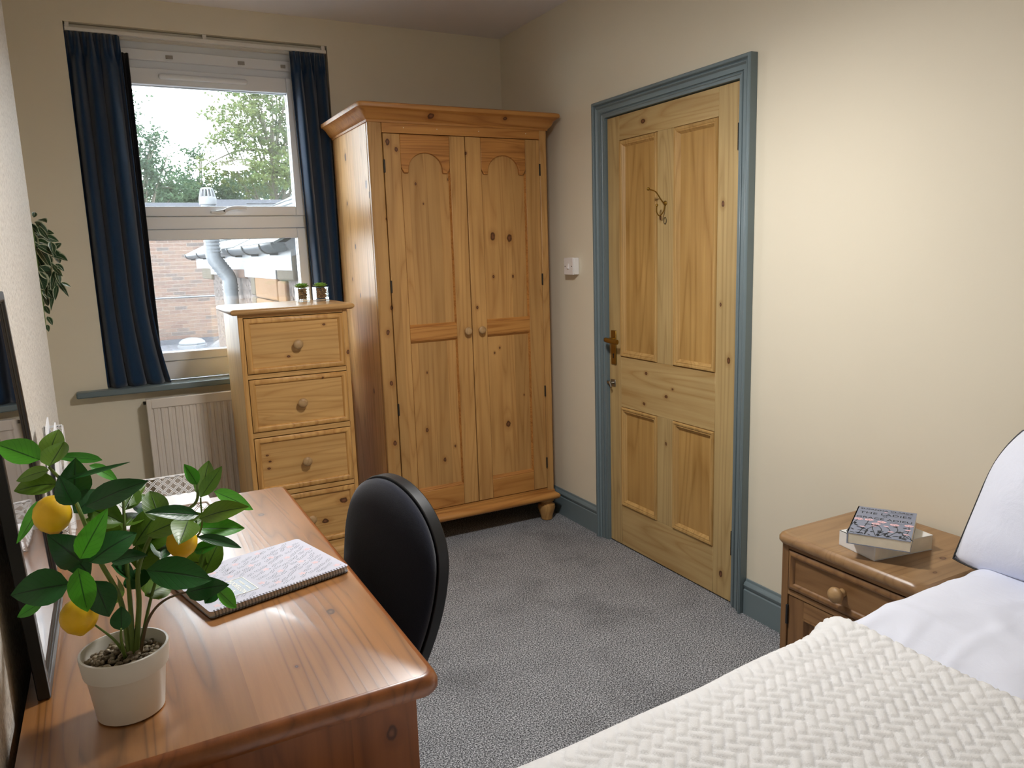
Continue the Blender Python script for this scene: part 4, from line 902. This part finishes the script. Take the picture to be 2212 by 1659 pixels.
# ------------------------------------------------------------------ notebook
NL, NW, NTK = .294, .230, .013
nb = thing('notebook', 'spiral notebook with pale floral cover lying on the desk', 'notebook', (-1.955, -2.517, .7525), math.radians(15), local=True)
def rounded(bm, x0, x1, y0, y1, z0, z1, k=.008):
    P = []
    for cx, cy, a0 in ((x1-k, y1-k, 0), (x0+k, y1-k, 90), (x0+k, y0+k, 180), (x1-k, y0+k, 270)):
        P += [(cx+k*math.cos(math.radians(a0+22.5*i)), cy+k*math.sin(math.radians(a0+22.5*i))) for i in range(5)]
    prism(bm, P, lambda a, b, t: (a, b, t), z0, z1); return bm
obj('page_block', rounded(B(), .001, NL-.001, .006, NW-.001, .0012, NTK-.0012), 'white_paper', nb)
cv = obj('front_cover', rounded(B(), 0, NL, .002, NW, NTK-.0012, NTK), 'note_cover', nb); obj('back_cover', rounded(B(), 0, NL, .002, NW, 0, .0012), 'note_grey', nb)
bm = B()
for i in range(44):
    x = .008+(NL-.016)*i/43
    for dx in (-.0008, .0008):
        pts = [(x+dx, .0045+.006*math.cos(t), NTK/2+.0078*math.sin(t)) for t in [math.radians(40+i2*28) for i2 in range(12)]]
        tube(bm, pts, .0004, 4, caps=False)
obj('spiral_binding', bm, 'dark_iron', nb, smooth=True)
bm, bp = B(), B(); zt_ = NTK+.0003; rr = random.Random(9)
gx, gy = 15, 11
for i in range(gx):
    for j in range(gy):
        x = .012+(NL-.024)*(i+.5+rr.uniform(-.25, .25))/gx; y = .018+(NW-.03)*(j+.5*(i % 2)+.25+rr.uniform(-.2, .2))/gy
        if y > NW-.012 or (.055 < x < .115 and .030 < y < .12): continue
        if (i*3+j*5) % 7 == 0:
            for k in range(5): blob(bp, x+.0042*math.cos(k*1.257), y+.0042*math.sin(k*1.257), .0036, .0022, k*1.257, zt_, 8)
            blob(bm, x+.008, y-.003, .0028, .001, .5, zt_, 6)
        else:
            r0 = rr.uniform(.2, .9)+(math.pi if rr.random() < .2 else 0); c, s = math.cos(r0), math.sin(r0)
            for k in range(3):
                for sd in (-1, 1): 
                    d = -.006+.005*k; blob(bm, x+c*d-s*sd*.0024, y+s*d+c*sd*.0024, .0026, .0009, r0+sd*.6, zt_, 6)
            blob(bm, x+c*.009, y+s*.009, .0028, .0009, r0, zt_, 6)
obj('printed_sprigs', bm, 'note_grey', cv, kind='stuff'); obj('printed_flowers', bp, 'note_pink', cv, kind='stuff')
bm = B(); box(bm, .060, .110, .036, .114, NTK, NTK+.0004); pnl = obj('title_panel', bm, 'note_panel', cv)
bm = B(); frame(bm, .060, .110, .036, .114, [(0, 0), (0, .0009), (.0016, .0009), (.0016, 0)], lambda u, v, h: (u, v, NTK+h)); obj('title_border', bm, 'note_gold', pnl)
lettering('title_lettering', 'NOTEBOOK', .0145, 'note_gold', pnl, lambda x, y: Vector((.084-y+.004, .075+x, NTK+.0008)), bold=.0003)
bm = B()
for y0, y1 in ((.046, .068), (.074, .100)):
    for k in range(5): box(bm, .0955, .0995, y0+(y1-y0)*k/5, y0+(y1-y0)*(k+.7)/5, NTK, NTK+.0008)
blob(bm, .070, .060, .003, .002, .4, NTK+.0008); obj('small_print', bm, 'note_gold', pnl)

# ------------------------------------------------------------------ black-framed mirror leaning on the wall
mr = thing('framed_mirror', 'black-framed mirror leaning on the chimney breast behind the lemon plant', 'mirror', (-2.215, -2.46, .7505))
def mfn(u, v, h): return Vector((-2.204-.026*v/.614+h, u, .7512+v))
bm = B(); frame(bm, -2.66, -2.26, 0, .614, [(0, -.018), (0, 0), (.016, 0), (.018, -.002), (.020, -.005), (.020, -.018)], mfn); obj('frame', bm, 'black_frame', mr, bevel=.0015, seg=1)
bm = B(); frame(bm, -2.641, -2.279, .019, .595, [(0, -.008), (0, -.0035), (.003, -.0055), (.003, -.008)], mfn); obj('inner_lip', bm, 'dark_iron', mr)
bm = B(); bm.faces.new([bm.verts.new(mfn(u, v, -.006)) for u, v in ((-2.64, .02), (-2.28, .02), (-2.28, .594), (-2.64, .594))]); obj('mirror_glass', bm, 'mirror_glass', mr, solid=.003, off=-1)
bm = B(); bm.faces.new([bm.verts.new(mfn(u, v, -.0165)) for u, v in ((-2.655, .005), (-2.265, .005), (-2.265, .609), (-2.655, .609))]); obj('backing_board', bm, 'black_frame', mr, solid=.002, off=0)

# ------------------------------------------------------------------ white lattice letter tray and file holder
def lattice(u0, u1, v0, v1, fn, cell=.026, slant=0, th=.0012):
    """double-line diamond lattice cut to a panel with slanted right end; fn(u, v, h)"""
    bm = B(); bw = .0016
    def clip(p, q):
        d = (q[0]-p[0], q[1]-p[1]); t0, t1 = 0, 1
        right = lambda u, v: u-(u1-slant*(v-v0)/(v1-v0))
        for f in (lambda u, v: u0-u, right, lambda u, v: v0-v, lambda u, v: v-v1):
            a, b = f(*p), f(*q)
            if a > 0 and b > 0: return None
            if a > 0: t0 = max(t0, a/(a-b))
            elif b > 0: t1 = min(t1, a/(a-b))
        if t1-t0 < 1e-4: return None
        return (p[0]+d[0]*t0, p[1]+d[1]*t0), (p[0]+d[0]*t1, p[1]+d[1]*t1)
    def strip(p, q, w):
        d = Vector((q[0]-p[0], q[1]-p[1])); L = d.length
        if L < 1e-4: return
        d /= L; n = Vector((-d.y, d.x))*w/2
        c = [(p[0]-n.x, p[1]-n.y), (q[0]-n.x, q[1]-n.y), (q[0]+n.x, q[1]+n.y), (p[0]+n.x, p[1]+n.y)]
        prism(bm, c, lambda a, b, t: fn(a, b, t), 0, th)
    Hh = v1-v0; k = -int(Hh/cell)-2
    while u0+k*cell < u1+Hh+cell:
        for o in (-.0028, .0028):
            for sg in (1, -1):
                a = u0+k*cell+o
                p, q = ((a, v0), (a+Hh, v1)) if sg == 1 else ((a, v1), (a+Hh, v0))
                r_ = clip(p, q)
                if r_: strip(*r_, bw)
        k += 1
    for p, q in (((u0, v0), (u1, v0)), ((u1, v0), (u1-slant, v1)), ((u1-slant, v1), (u0, v1)), ((u0, v1), (u0, v0))): strip(p, q, .005)
    return bm
tr = thing('letter_tray', 'white metal letter tray with diamond lattice sides on the desk', 'desk tray', (-2.0, -1.76, .7505))
TX0, TX1, TY0, TY1, TZ = -2.125, -1.868, -1.890, -1.640, .7512
obj('tray_base', box(B(), TX0, TX1, TY0, TY1, TZ, TZ+.0015), 'white_metal', tr)
obj('lattice_panel', lattice(TX0, TX1, TZ, TZ+.058, lambda a, b, t: (a, TY1-t, b), slant=.03), 'white_metal', tr)
obj('lattice_panel', lattice(TX0, TX1, TZ, TZ+.040, lambda a, b, t: (a, TY0+t, b), slant=.022), 'white_metal', tr)
obj('lattice_panel', lattice(TY0, TY1, TZ, TZ+.050, lambda a, b, t: (TX0+t, a, b)), 'white_metal', tr)
fh = thing('file_holder', 'white lattice magazine holder standing at the wall end of the desk', 'file holder', (-2.215, -1.90, .7505))
FX0, FX1, FY0, FY1 = -2.234, -2.194, -2.00, -1.80
obj('holder_base', box(B(), FX0, FX1, FY0, FY1, .7512, .7527), 'white_metal', fh)
for x in (FX0, FX1-.0012):
    bm = B(); poly = [(FY0, .752), (FY1, .752), (FY1, 1.02), (FY0, .84)]
    bm2 = lattice(FY0, FY1, .752, 1.02, lambda a, b, t, x=x: (x+t, a, .752+(b-.752)*(.33+.67*(a-FY0)/(FY1-FY0))), cell=.026); obj('lattice_panel', bm2, 'white_metal', fh)
obj('back_panel', lattice(FX0, FX1, .752, 1.02, lambda a, b, t: (a, FY1-t, b)), 'white_metal', fh); obj('front_panel', lattice(FX0, FX1, .752, .84, lambda a, b, t: (a, FY0+t, b)), 'white_metal', fh)
for i, (x, y0, z1) in enumerate(((-2.222, -1.985, 1.045), (-2.208, -1.98, 1.030))):
    bm = B(); prism(bm, [(y0, .754), (-1.805, .754), (-1.805, z1), (y0+.10, z1-.01), (y0, z1-.10)], lambda a, b, t: (t, a, b), x-.0015, x+.0015)
    tag(obj('paper_sheet', bm, 'white_paper', None), 'white paper in the lattice holder, taller sheet nearest the wall' if i == 0 else 'white paper in the lattice holder, shorter sheet', 'paper', 'papers in the holder')

# ------------------------------------------------------------------ potted lemon plant
lp = thing('lemon_plant', 'artificial lemon plant with three lemons in a white pot', 'potted plant', (-2.095, -2.757, .7505))
PC = Vector((-2.095, -2.757, .7505))
obj('pot', lathe(B(), [(.0, .0), (.042, .0), (.046, .003), (.0535, .068), (.0545, .070), (.0575, .071), (.0605, .098), (.0600, .101), (.0570, .1015), (.0555, .098), (.0520, .074), (.048, .070), (0, .070)], PC, 'z', 48), 'pot_white', lp, smooth=True)
bm = B(); rr = random.Random(2)
for i in range(330):
    a = rr.uniform(0, 2*math.pi); r = .0525*math.sqrt(rr.random()); s = rr.uniform(.0032, .0056)
    ico(bm, PC+Vector((r*math.cos(a), r*math.sin(a), .083+rr.uniform(-.003, .004)+.004*(1-r/.05))), s, 1, (1, rr.uniform(.7, 1), rr.uniform(.6, .85)), Matrix.Rotation(rr.uniform(0, 3), 4, 'Z'))
obj('pebbles', bm, 'pebble_grey', lp, smooth='all', kind='stuff')
obj('soil', lathe(B(), [(0, .070), (.052, .070), (.0535, .082), (0, .083)], PC, 'z', 32), 'soil', lp)
for i, s in enumerate(STEMS):
    pts = spline(s, 6); n = len(pts); r0 = .0042 if i in (0, 1, 5) else .0026
    obj('stem', tube(B(), pts, [r0*(1-.55*k/n) for k in range(n)], 8), 'stem_green' if i != 2 else 'stem_brown', lp, smooth=True)
rr = random.Random(6)
view = (PC+Vector((0, 0, .2))-CAM_LOC).normalized()
extra = []
for q in range(16):
    st_ = STEMS[(0, 1, 5, 6, 7)[q % 5]]; p0 = Vector(st_[rr.randrange(1, len(st_))]).lerp(Vector(st_[rr.randrange(1, len(st_))]), rr.random()); an = rr.uniform(0, 2*math.pi)
    extra.append((p0, p0+Vector((math.cos(an)*.05, abs(math.sin(an))*.05, rr.uniform(-.01, .045))), rr.uniform(.022, .03), rr.choice((0, 2, 2))))
for (b, t, w, k) in LEAVES+extra:
    n = (Vector((0, 0, 1))*rr.uniform(.25, .7)-view*rr.uniform(.7, 1.1)+Vector((rr.uniform(-.25, .25), rr.uniform(-.2, .2), 0))).normalized()
    bm = B(); t = Vector(t)+(Vector(t)-Vector(b))*.08; leaf(bm, b, t, w*1.3, n, rr.uniform(-.02, .10), rr.uniform(.06, .20), 8, 4); obj('leaf', bm, ('leaf_dark', 'leaf_bright', 'leaf_olive')[k], lp, smooth='all')
for (c, a, h) in LEMONS:
    prof = [(0, -h*1.12), (a*.16, -h*1.06), (a*.34, -h*.92), (a*.72, -h*.66), (a*.95, -h*.28), (a, .05*h), (a*.9, h*.45), (a*.62, h*.80), (a*.3, h*.97), (0, h*1.02)]
    obj('lemon', lathe(B(), prof, c, 'z', 28), 'lemon', lp, smooth='all', label='yellow lemon')

# ------------------------------------------------------------------ trailing plant in the alcove
sh = thing('wall_shelf', 'small white shelf in the alcove behind the chimney breast', 'shelf', (-2.48, -.72, 1.50))
obj('board', box(B(), XA+.002, -2.335, -.90, -.54, 1.500, 1.518), 'white_paint', sh, bevel=.002)
for y in (-.85, -.59): obj('bracket', box(B(), XA+.002, -2.40, y-.01, y+.01, 1.43, 1.50), 'white_paint', sh)
tp = thing('trailing_plant', 'variegated trailing plant hanging beside the chimney breast', 'potted plant', (-2.45, -.72, 1.519))
obj('pot', lathe(B(), [(0, 0), (.05, 0), (.066, .10), (.062, .102), (.058, .09), (0, .088)], (-2.43, -.72, 1.519), 'z', 28), 'pot_white', tp, smooth=True)
for i, (dy, zl, xe) in enumerate(((-.03, 1.20, -2.268), (.02, 1.33, -2.23), (.04, 1.45, -2.25), (-.05, 1.30, -2.275))):
    obj('stem', tube(B(), spline([(-2.41, -.72+dy*.4, 1.60), (-2.33, -.72+dy, 1.63), (-2.272, -.72+dy, 1.55), (-2.268, -.72+dy, 1.42 if zl < 1.4 else 1.5), (xe, -.72+dy, zl)]), .0025, 6), 'stem_green', tp, smooth=True)
rr = random.Random(8)
for (b, t, w) in VINE+[((-2.36+.04*rr.random(), -.72+rr.uniform(-.06, .06), 1.58+rr.uniform(0, .05)), (-2.33+rr.uniform(-.05, .03), -.72+rr.uniform(-.09, .09), 1.60+rr.uniform(-.06, .05)), .03) for _ in range(10)]+[(tuple(Vector(b_)+Vector((rr.uniform(-.02, .006), rr.uniform(-.05, .05), rr.uniform(-.03, .03)))), tuple(Vector(t_)+Vector((rr.uniform(-.025, .0), rr.uniform(-.05, .05), rr.uniform(-.04, .01)))), w_) for b_, t_, w_ in VINE[:20]]:
    n = (-(Vector(b)-CAM_LOC).normalized()*.8+Vector((rr.uniform(-.5, .5), rr.uniform(-.3, .3), rr.uniform(0, .8)))).normalized()
    bm = B(); t = Vector(b)+(Vector(t)-Vector(b))*1.15; leaf(bm, b, t, w*1.2, n, rr.uniform(0, .12), .18, 6, 4); obj('leaf', bm, 'leaf_striped', tp, smooth='all')

# ------------------------------------------------------------------ two succulents in glass cubes
for i, (x, y, w, lab) in enumerate(((-1.240, -.262, .056, 'green succulent in a small glass cube, the one nearer the window'), (-1.158, -.285, .062, 'green succulent in a small glass cube, the one nearer the wardrobe'))):
    s = thing('succulent', lab, 'succulent', (x, y, 1.2070), group='succulents on the chest'); z = 1.2072; h = w*.5
    bm = B(); box(bm, x-h, x+h, y-h, y+h, z, z+.066); box(bm, x-h+.004, x+h-.004, y-h+.004, y+h-.004, z+.010, z+.0661)
    obj('glass_cube', bm, 'clear_glass', s, label='clear glass cube pot')
    bm = B(); rr = random.Random(i)
    for k in range(240):
        ico(bm, (x+rr.uniform(-1, 1)*(h-.0085), y+rr.uniform(-1, 1)*(h-.0085), z+.014+rr.random()*.046), rr.uniform(.003, .0042), 1)
    obj('gravel', bm, 'pebble_brown', s, smooth='all', kind='stuff')
    bm = B()
    for ringi, (nl, el, ln) in enumerate(((9, .25, .036), (8, .55, .032), (6, .9, .025), (4, 1.25, .018))):
        for k in range(nl):
            a = 2*math.pi*(k+.5*(ringi % 2))/nl; b = Vector((x, y, z+.064)); d = Vector((math.cos(a)*math.cos(el), math.sin(a)*math.cos(el), math.sin(el)))
            leaf(bm, b+d*.004, b+d*ln+Vector((0, 0, .003)), .017, Vector((-math.cos(a)*math.sin(el), -math.sin(a)*math.sin(el), math.cos(el))), -.05, .3, 5, 4)
    obj('rosette', bm, 'leaf_succulent', s, smooth='all', solid=.002)
# ------------------------------------------------------------------ outdoors
structure('yard_ground', box(B(), -25, 40, .4, 60, -3.2, -3.0), 'roof_felt', 'grey yard ground outside the window', 'ground')
# far brick house wall: every brick a piece
hw = thing('brick_house', 'brown brick house wall with flat roof seen through the window', 'building', (-.4, 13.2, -3.0))
wall = obj('mortar_wall', box(B(), -1.9, .6, 13.02, 13.4, -3.0, 2.50), 'mortar', hw)
bmesh_b = box(B(), -.1065, .1065, -.02, .06, -.0315, .0315); bme = bpy.data.meshes.new('brick'); bmesh.ops.recalc_face_normals(bmesh_b, faces=bmesh_b.faces); bmesh_b.to_mesh(bme); bmesh_b.free(); bme.materials.append(MATS['brick_face'])
for r in range(37):
    z = -.24+r*.0745
    for c in range(8):
        o = bpy.data.objects.new('brick', bme); COL.objects.link(o); o.parent = wall
        o.location = Vector((-1.66+(.1125 if r % 2 else 0)+c*.226, 13.02+random.uniform(-.003, .003), z))-Vector((-.4, 13.2, -3.0))
obj('coping', box(B(), -2.0, .7, 12.93, 13.5, 2.50, 2.60), 'roof_felt', hw); obj('conduit', tube(B(), [(-1.9, 12.985, .725), (.6, 12.985, .725)], .016, 8), 'fascia_white', hw, smooth=True)
fr_ = thing('flat_roof', 'grey felt flat roof below the brick house wall', 'roof', (-.5, 10, -3.0))
obj('roof_deck', box(B(), -3.2, .4, 7.5, 12.9, -.35, -.21), 'roof_felt', fr_); obj('roof_wall', box(B(), -3.1, .3, 7.7, 12.8, -3.0, -.35), 'mortar', fr_)
obj('upstand', box(B(), -3.2, .4, 12.83, 12.93, -.21, -.12), 'roof_felt', fr_)
dm = thing('rooflight_dome', 'white domed rooflight on the flat roof', 'rooflight', (-.70, 12.0, -.21))
obj('kerb', lathe(B(), [(.27, 0), (.27, .05), (.25, .06)], (-.70, 12.0, -.21), 'z', 24), 'fascia_white', dm, smooth=True); obj('dome', lathe(B(), [(.25, .06), (.235, .11), (.18, .155), (.1, .18), (0, .19)], (-.70, 12.0, -.21), 'z', 24), 'fascia_white', dm, smooth='all')
bm = B(); prism(bm, [(-.40, 0), (.02, 0), (.02, .20), (-.06, .21)], lambda a, b, t: (a, t, -.21+b), 11.7, 11.95); tag(obj('white_board', bm, 'fascia_white', None), 'white board propped on the flat roof beside the dome', 'board')
# rendered outhouse with slate roof
oh = thing('outhouse', 'pebble-dashed outhouse with tiled roof just outside the window', 'building', (-.2, 2.4, -3.0))
obj('rendered_wall', box(B(), -1.10, .2, .42, 4.30, -3.0, 1.44), 'pebbledash', oh)
for (y0, y1, z0, z1, m) in ((2.15, 2.74, 1.275, 1.385, 'stone_brown'), (.95, 1.72, 1.152, 1.312, 'stone_sand'), (.95, 1.72, .96, 1.146, 'stone_sand'), (.95, 1.72, .72, .954, 'stone_sand'), (1.735, 1.90, 1.16, 1.318, 'stone_grey'), (1.735, 1.90, .9, 1.15, 'stone_grey'), (.44, .91, 1.285, 1.43, 'stone_grey'), (.70, .92, .9, 1.28, 'stone_sand'), (4.20, 5.0, 1.235, 1.385, 'stone_grey'), (.94, 1.95, 1.318, 1.345, 'stone_sand')):
    obj('stone_block', box(B(), -1.125, -1.0, y0, y1, z0, z1), m, oh, bevel=.012)
obj('fascia', box(B(), -1.128, -1.10, .45, 5.45, 1.345, 1.47), 'fascia_white', oh)
for y0, y1 in ((.93, 2.12), (2.78, 4.18)): obj('fascia_drop', box(B(), -1.128, -1.10, y0, y1, 1.29, 1.345), 'fascia_white', oh)
sl = math.atan2(.67, 1.24)
def roofp(u, y, h): return Vector((-1.16+u*math.cos(sl)-h*math.sin(sl), y, 1.50+u*math.sin(sl)+h*math.cos(sl)))
bm = B(); prism(bm, [(0, -.05), (2.2, -.05), (2.2, 0), (0, 0)], lambda a, b, t: roofp(a, t, b), .42, 5.5); obj('roof_boarding', bm, 'roof_felt', oh)
tb = B(); box(tb, -.145, .145, 0, .30, 0, .012); tm = bpy.data.meshes.new('tile')
for v in tb.verts: x_, y_, z_ = v.co; v.co = (y_*math.cos(sl-.06)-z_*math.sin(sl-.06), x_, y_*math.sin(sl-.06)+z_*math.cos(sl-.06))
bmesh.ops.recalc_face_normals(tb, faces=tb.faces); tb.to_mesh(tm); tb.free(); tm.materials.append(MATS['roof_tile'])
for r in range(9):
    for c in range(17):
        o = bpy.data.objects.new('roof_tile', tm); COL.objects.link(o); o.parent = oh
        o.location = roofp(-.05+r*.23, .58+c*.30+(.15 if r % 2 else 0)-(.1 if r % 2 else 0), .022+random.uniform(-.002, .002))-ROOT[oh]
gt = thing('gutter', 'grey half-round gutter along the outhouse eaves', 'gutter', (-1.175, 2.9, 1.44))
GXc, GZc, GR = -1.178, 1.503, .052
bm = B(); grid(bm, 14, 12, lambda a, b: Vector((GXc-GR*math.cos(math.pi*a), .46+5.15*b, GZc-GR*math.sin(math.pi*a)))); obj('trough', bm, 'gutter_grey', gt, smooth='all', solid=.004)
for y in (.80, 1.45, 2.15, 3.1, 4.3, 5.5):
    bm = B(); grid(bm, 14, 1, lambda a, b: Vector((GXc-(GR+.006)*math.cos(math.pi*a), y+.06*b, GZc-(GR+.006)*math.sin(math.pi*a)))); br = obj('bracket', bm, 'black_plastic', gt, smooth='all', solid=.006)
    obj('bracket_tail', box(B(), GXc, -1.129, y, y+.06, GZc-GR-.016, GZc-GR+.004), 'black_plastic', br)
bm = B(); prism(bm, [(GXc-GR*math.cos(math.pi*i/12), GZc-GR*math.sin(math.pi*i/12)) for i in range(13)], lambda a, b, t: (a, t, b), .455, .465); obj('stop_end', bm, 'gutter_grey', gt)
sp = thing('soil_pipe', 'pale grey soil vent pipe with slotted cap outside the window', 'pipe', (-1.17, 2.5, -3.0))
xl, xu, py_ = -1.186, -1.293, 2.5
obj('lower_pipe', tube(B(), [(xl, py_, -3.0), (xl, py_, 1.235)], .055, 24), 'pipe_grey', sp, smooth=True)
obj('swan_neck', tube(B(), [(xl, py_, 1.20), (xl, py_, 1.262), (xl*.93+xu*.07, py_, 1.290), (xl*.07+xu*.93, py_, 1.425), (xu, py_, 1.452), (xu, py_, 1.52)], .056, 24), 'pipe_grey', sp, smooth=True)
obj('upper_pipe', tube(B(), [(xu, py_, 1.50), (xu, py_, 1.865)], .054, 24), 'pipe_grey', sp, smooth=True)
for x, z in ((xl, 1.175), (xl, 1.20), (xl, 1.225), (xu, 1.49), (xu, 1.515), (xu, 1.545), (xu, 1.57)): obj('collar', lathe(B(), [(.054, -.006), (.061, -.006), (.061, .006), (.054, .006)], (x, py_, z), 'z', 24), 'pipe_grey', sp, smooth=True)
for t_ in (.3, .42, .56, .7):
    c0 = Vector((xl+(xu-xl)*t_, py_, 1.28+.155*t_)); d = Vector(((xu-xl)*.86, 0, .135)).normalized(); obj('collar', tube(B(), [c0-d*.006, c0+d*.006], .060, 24), 'pipe_grey', sp, smooth=True)
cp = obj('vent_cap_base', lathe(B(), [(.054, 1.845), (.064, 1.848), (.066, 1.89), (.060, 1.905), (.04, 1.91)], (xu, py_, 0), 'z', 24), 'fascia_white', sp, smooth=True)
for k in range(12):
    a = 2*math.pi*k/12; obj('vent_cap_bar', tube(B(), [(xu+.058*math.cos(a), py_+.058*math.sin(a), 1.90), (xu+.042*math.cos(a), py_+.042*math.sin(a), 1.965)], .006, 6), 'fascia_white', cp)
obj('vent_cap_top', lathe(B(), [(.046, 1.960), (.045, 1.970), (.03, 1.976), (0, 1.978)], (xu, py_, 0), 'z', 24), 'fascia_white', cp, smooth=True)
obj('bracket', box(B(), -1.19, -1.10, 2.44, 2.56, .62, .65), 'pipe_grey', sp)
# white flat-roofed building further off
wb = thing('white_extension', 'white flat-roofed extension beyond the outhouse roof', 'building', (1.6, 17, -3.0))
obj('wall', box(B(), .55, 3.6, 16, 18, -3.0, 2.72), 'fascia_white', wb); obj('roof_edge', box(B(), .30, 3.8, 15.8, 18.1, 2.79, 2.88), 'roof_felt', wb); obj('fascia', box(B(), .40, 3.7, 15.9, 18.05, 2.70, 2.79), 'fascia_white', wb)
# trees
def tree(label, loc, h, blobs, n, ls, mat, seed, boughs=10):
    rr = random.Random(seed); t = thing('tree', label, 'tree', loc, group='trees beyond the yard'); base = Vector(loc)
    obj('trunk', tube(B(), spline([base, base+Vector((.05, .1, h*.35)), base+Vector((-.08, 0, h*.7)), base+Vector((.05, 0, h))]), [.2*(1-.8*i/18) for i in range(19)], 8), 'bark', t, smooth=True)
    bm = B()
    for k in range(boughs):
        b = rr.choice(blobs); c = Vector(b[:3]); s = base+Vector((0, 0, h*rr.uniform(.45, .95)))
        e = c+Vector((rr.uniform(-1, 1)*b[3]*.8, rr.uniform(-.6, .6)*b[3], rr.uniform(-.5, .9)*b[4]*.8)); tube(bm, spline([s, (s+e)/2+Vector((0, 0, .2)), e], 4), [.045*(1-.8*i/9) for i in range(9)], 5)
    obj('boughs', bm, 'bark', t, smooth='all')
    V, F = [], []; vol = [b[3]*b[3]*b[4] for b in blobs]
    twigs = []
    for b in blobs:
        m = max(4, int(n*.045*b[3]*b[3]*b[4]/sum(vol)))
        for k in range(m):
            d = Vector((rr.gauss(0, 1), rr.gauss(0, 1), rr.gauss(0, 1))).normalized()*rr.random()**.45
            twigs.append((Vector((b[0]+d.x*b[3], b[1]+d.y*b[3], b[2]+d.z*b[4])), Vector((d.x, d.y, d.z*.5+rr.uniform(-.35, .25))).normalized()))
    for k in range(n):
        c, d = rr.choice(twigs); p = c+d*rr.uniform(-.45, .45)+Vector((rr.gauss(0, .07), rr.gauss(0, .07), rr.gauss(0, .05)))
        a = Vector((rr.gauss(0, 1), rr.gauss(0, 1), rr.gauss(0, .7))).normalized(); q = a.cross(Vector((rr.gauss(0, 1), rr.gauss(0, 1), rr.gauss(0, 1)))).normalized(); s = ls*rr.uniform(.6, 1.3); nn = a.cross(q)*s*.12
        i = len(V); V += [p-a*s*.5-base, p+q*s*.26+nn-base, p+a*s*.5-base, p-q*s*.26+nn-base]; F += [(i, i+1, i+2), (i, i+2, i+3)]
    me = bpy.data.meshes.new('foliage'); me.from_pydata(V, [], F); me.materials.append(MATS[mat]); o = link('foliage', me, t); o['kind'] = 'stuff'
tree('tall broad tree with light green leaves filling the right of the view', (2.9, 21, -3.0), 8.5, [(2.6, 21, 5.9, 1.3, 1.1), (3.8, 21.5, 5.2, 1.5, 1.4), (1.9, 20.5, 5.1, 1.0, .8), (3.0, 20, 4.0, 1.5, .9), (1.5, 20.6, 4.0, .9, .6), (4.4, 21, 7.0, 1.6, 1.4), (3.0, 21, 7.3, 1.4, 1.0)], 17000, .13, 'foliage_bright', 1, 26)
tree('feathery dark green tree at the left of the view', (-1.2, 19, -3.0), 6.5, [(-1.3, 19, 4.6, .9, 1.2), (-.7, 19, 3.9, .7, .7), (-.2, 19.2, 3.3, .8, .5), (-1.6, 19, 6.2, .6, .9), (-.45, 19, 4.7, .35, .3)], 8000, .11, 'foliage_dark', 2, 16)
tree('low bushy tree in the middle of the view', (.6, 22, -3.0), 5.2, [(.6, 22, 3.5, .9, .7), (1.6, 22, 3.4, .8, .7), (-.2, 22, 3.3, .8, .6), (.75, 22, 4.5, .3, .5)], 7000, .12, 'foliage_dark', 3, 12)
tree('distant hazy tree closing the view behind the others', (3.2, 27, -3.0), 6.0, [(1.0, 27, 3.4, 1.5, .8), (3.5, 27, 3.8, 1.6, 1.2), (5.5, 27, 4.2, 1.6, 1.4), (-1.0, 27, 3.4, 1.3, .8)], 9000, .17, 'foliage_dark', 4, 12)
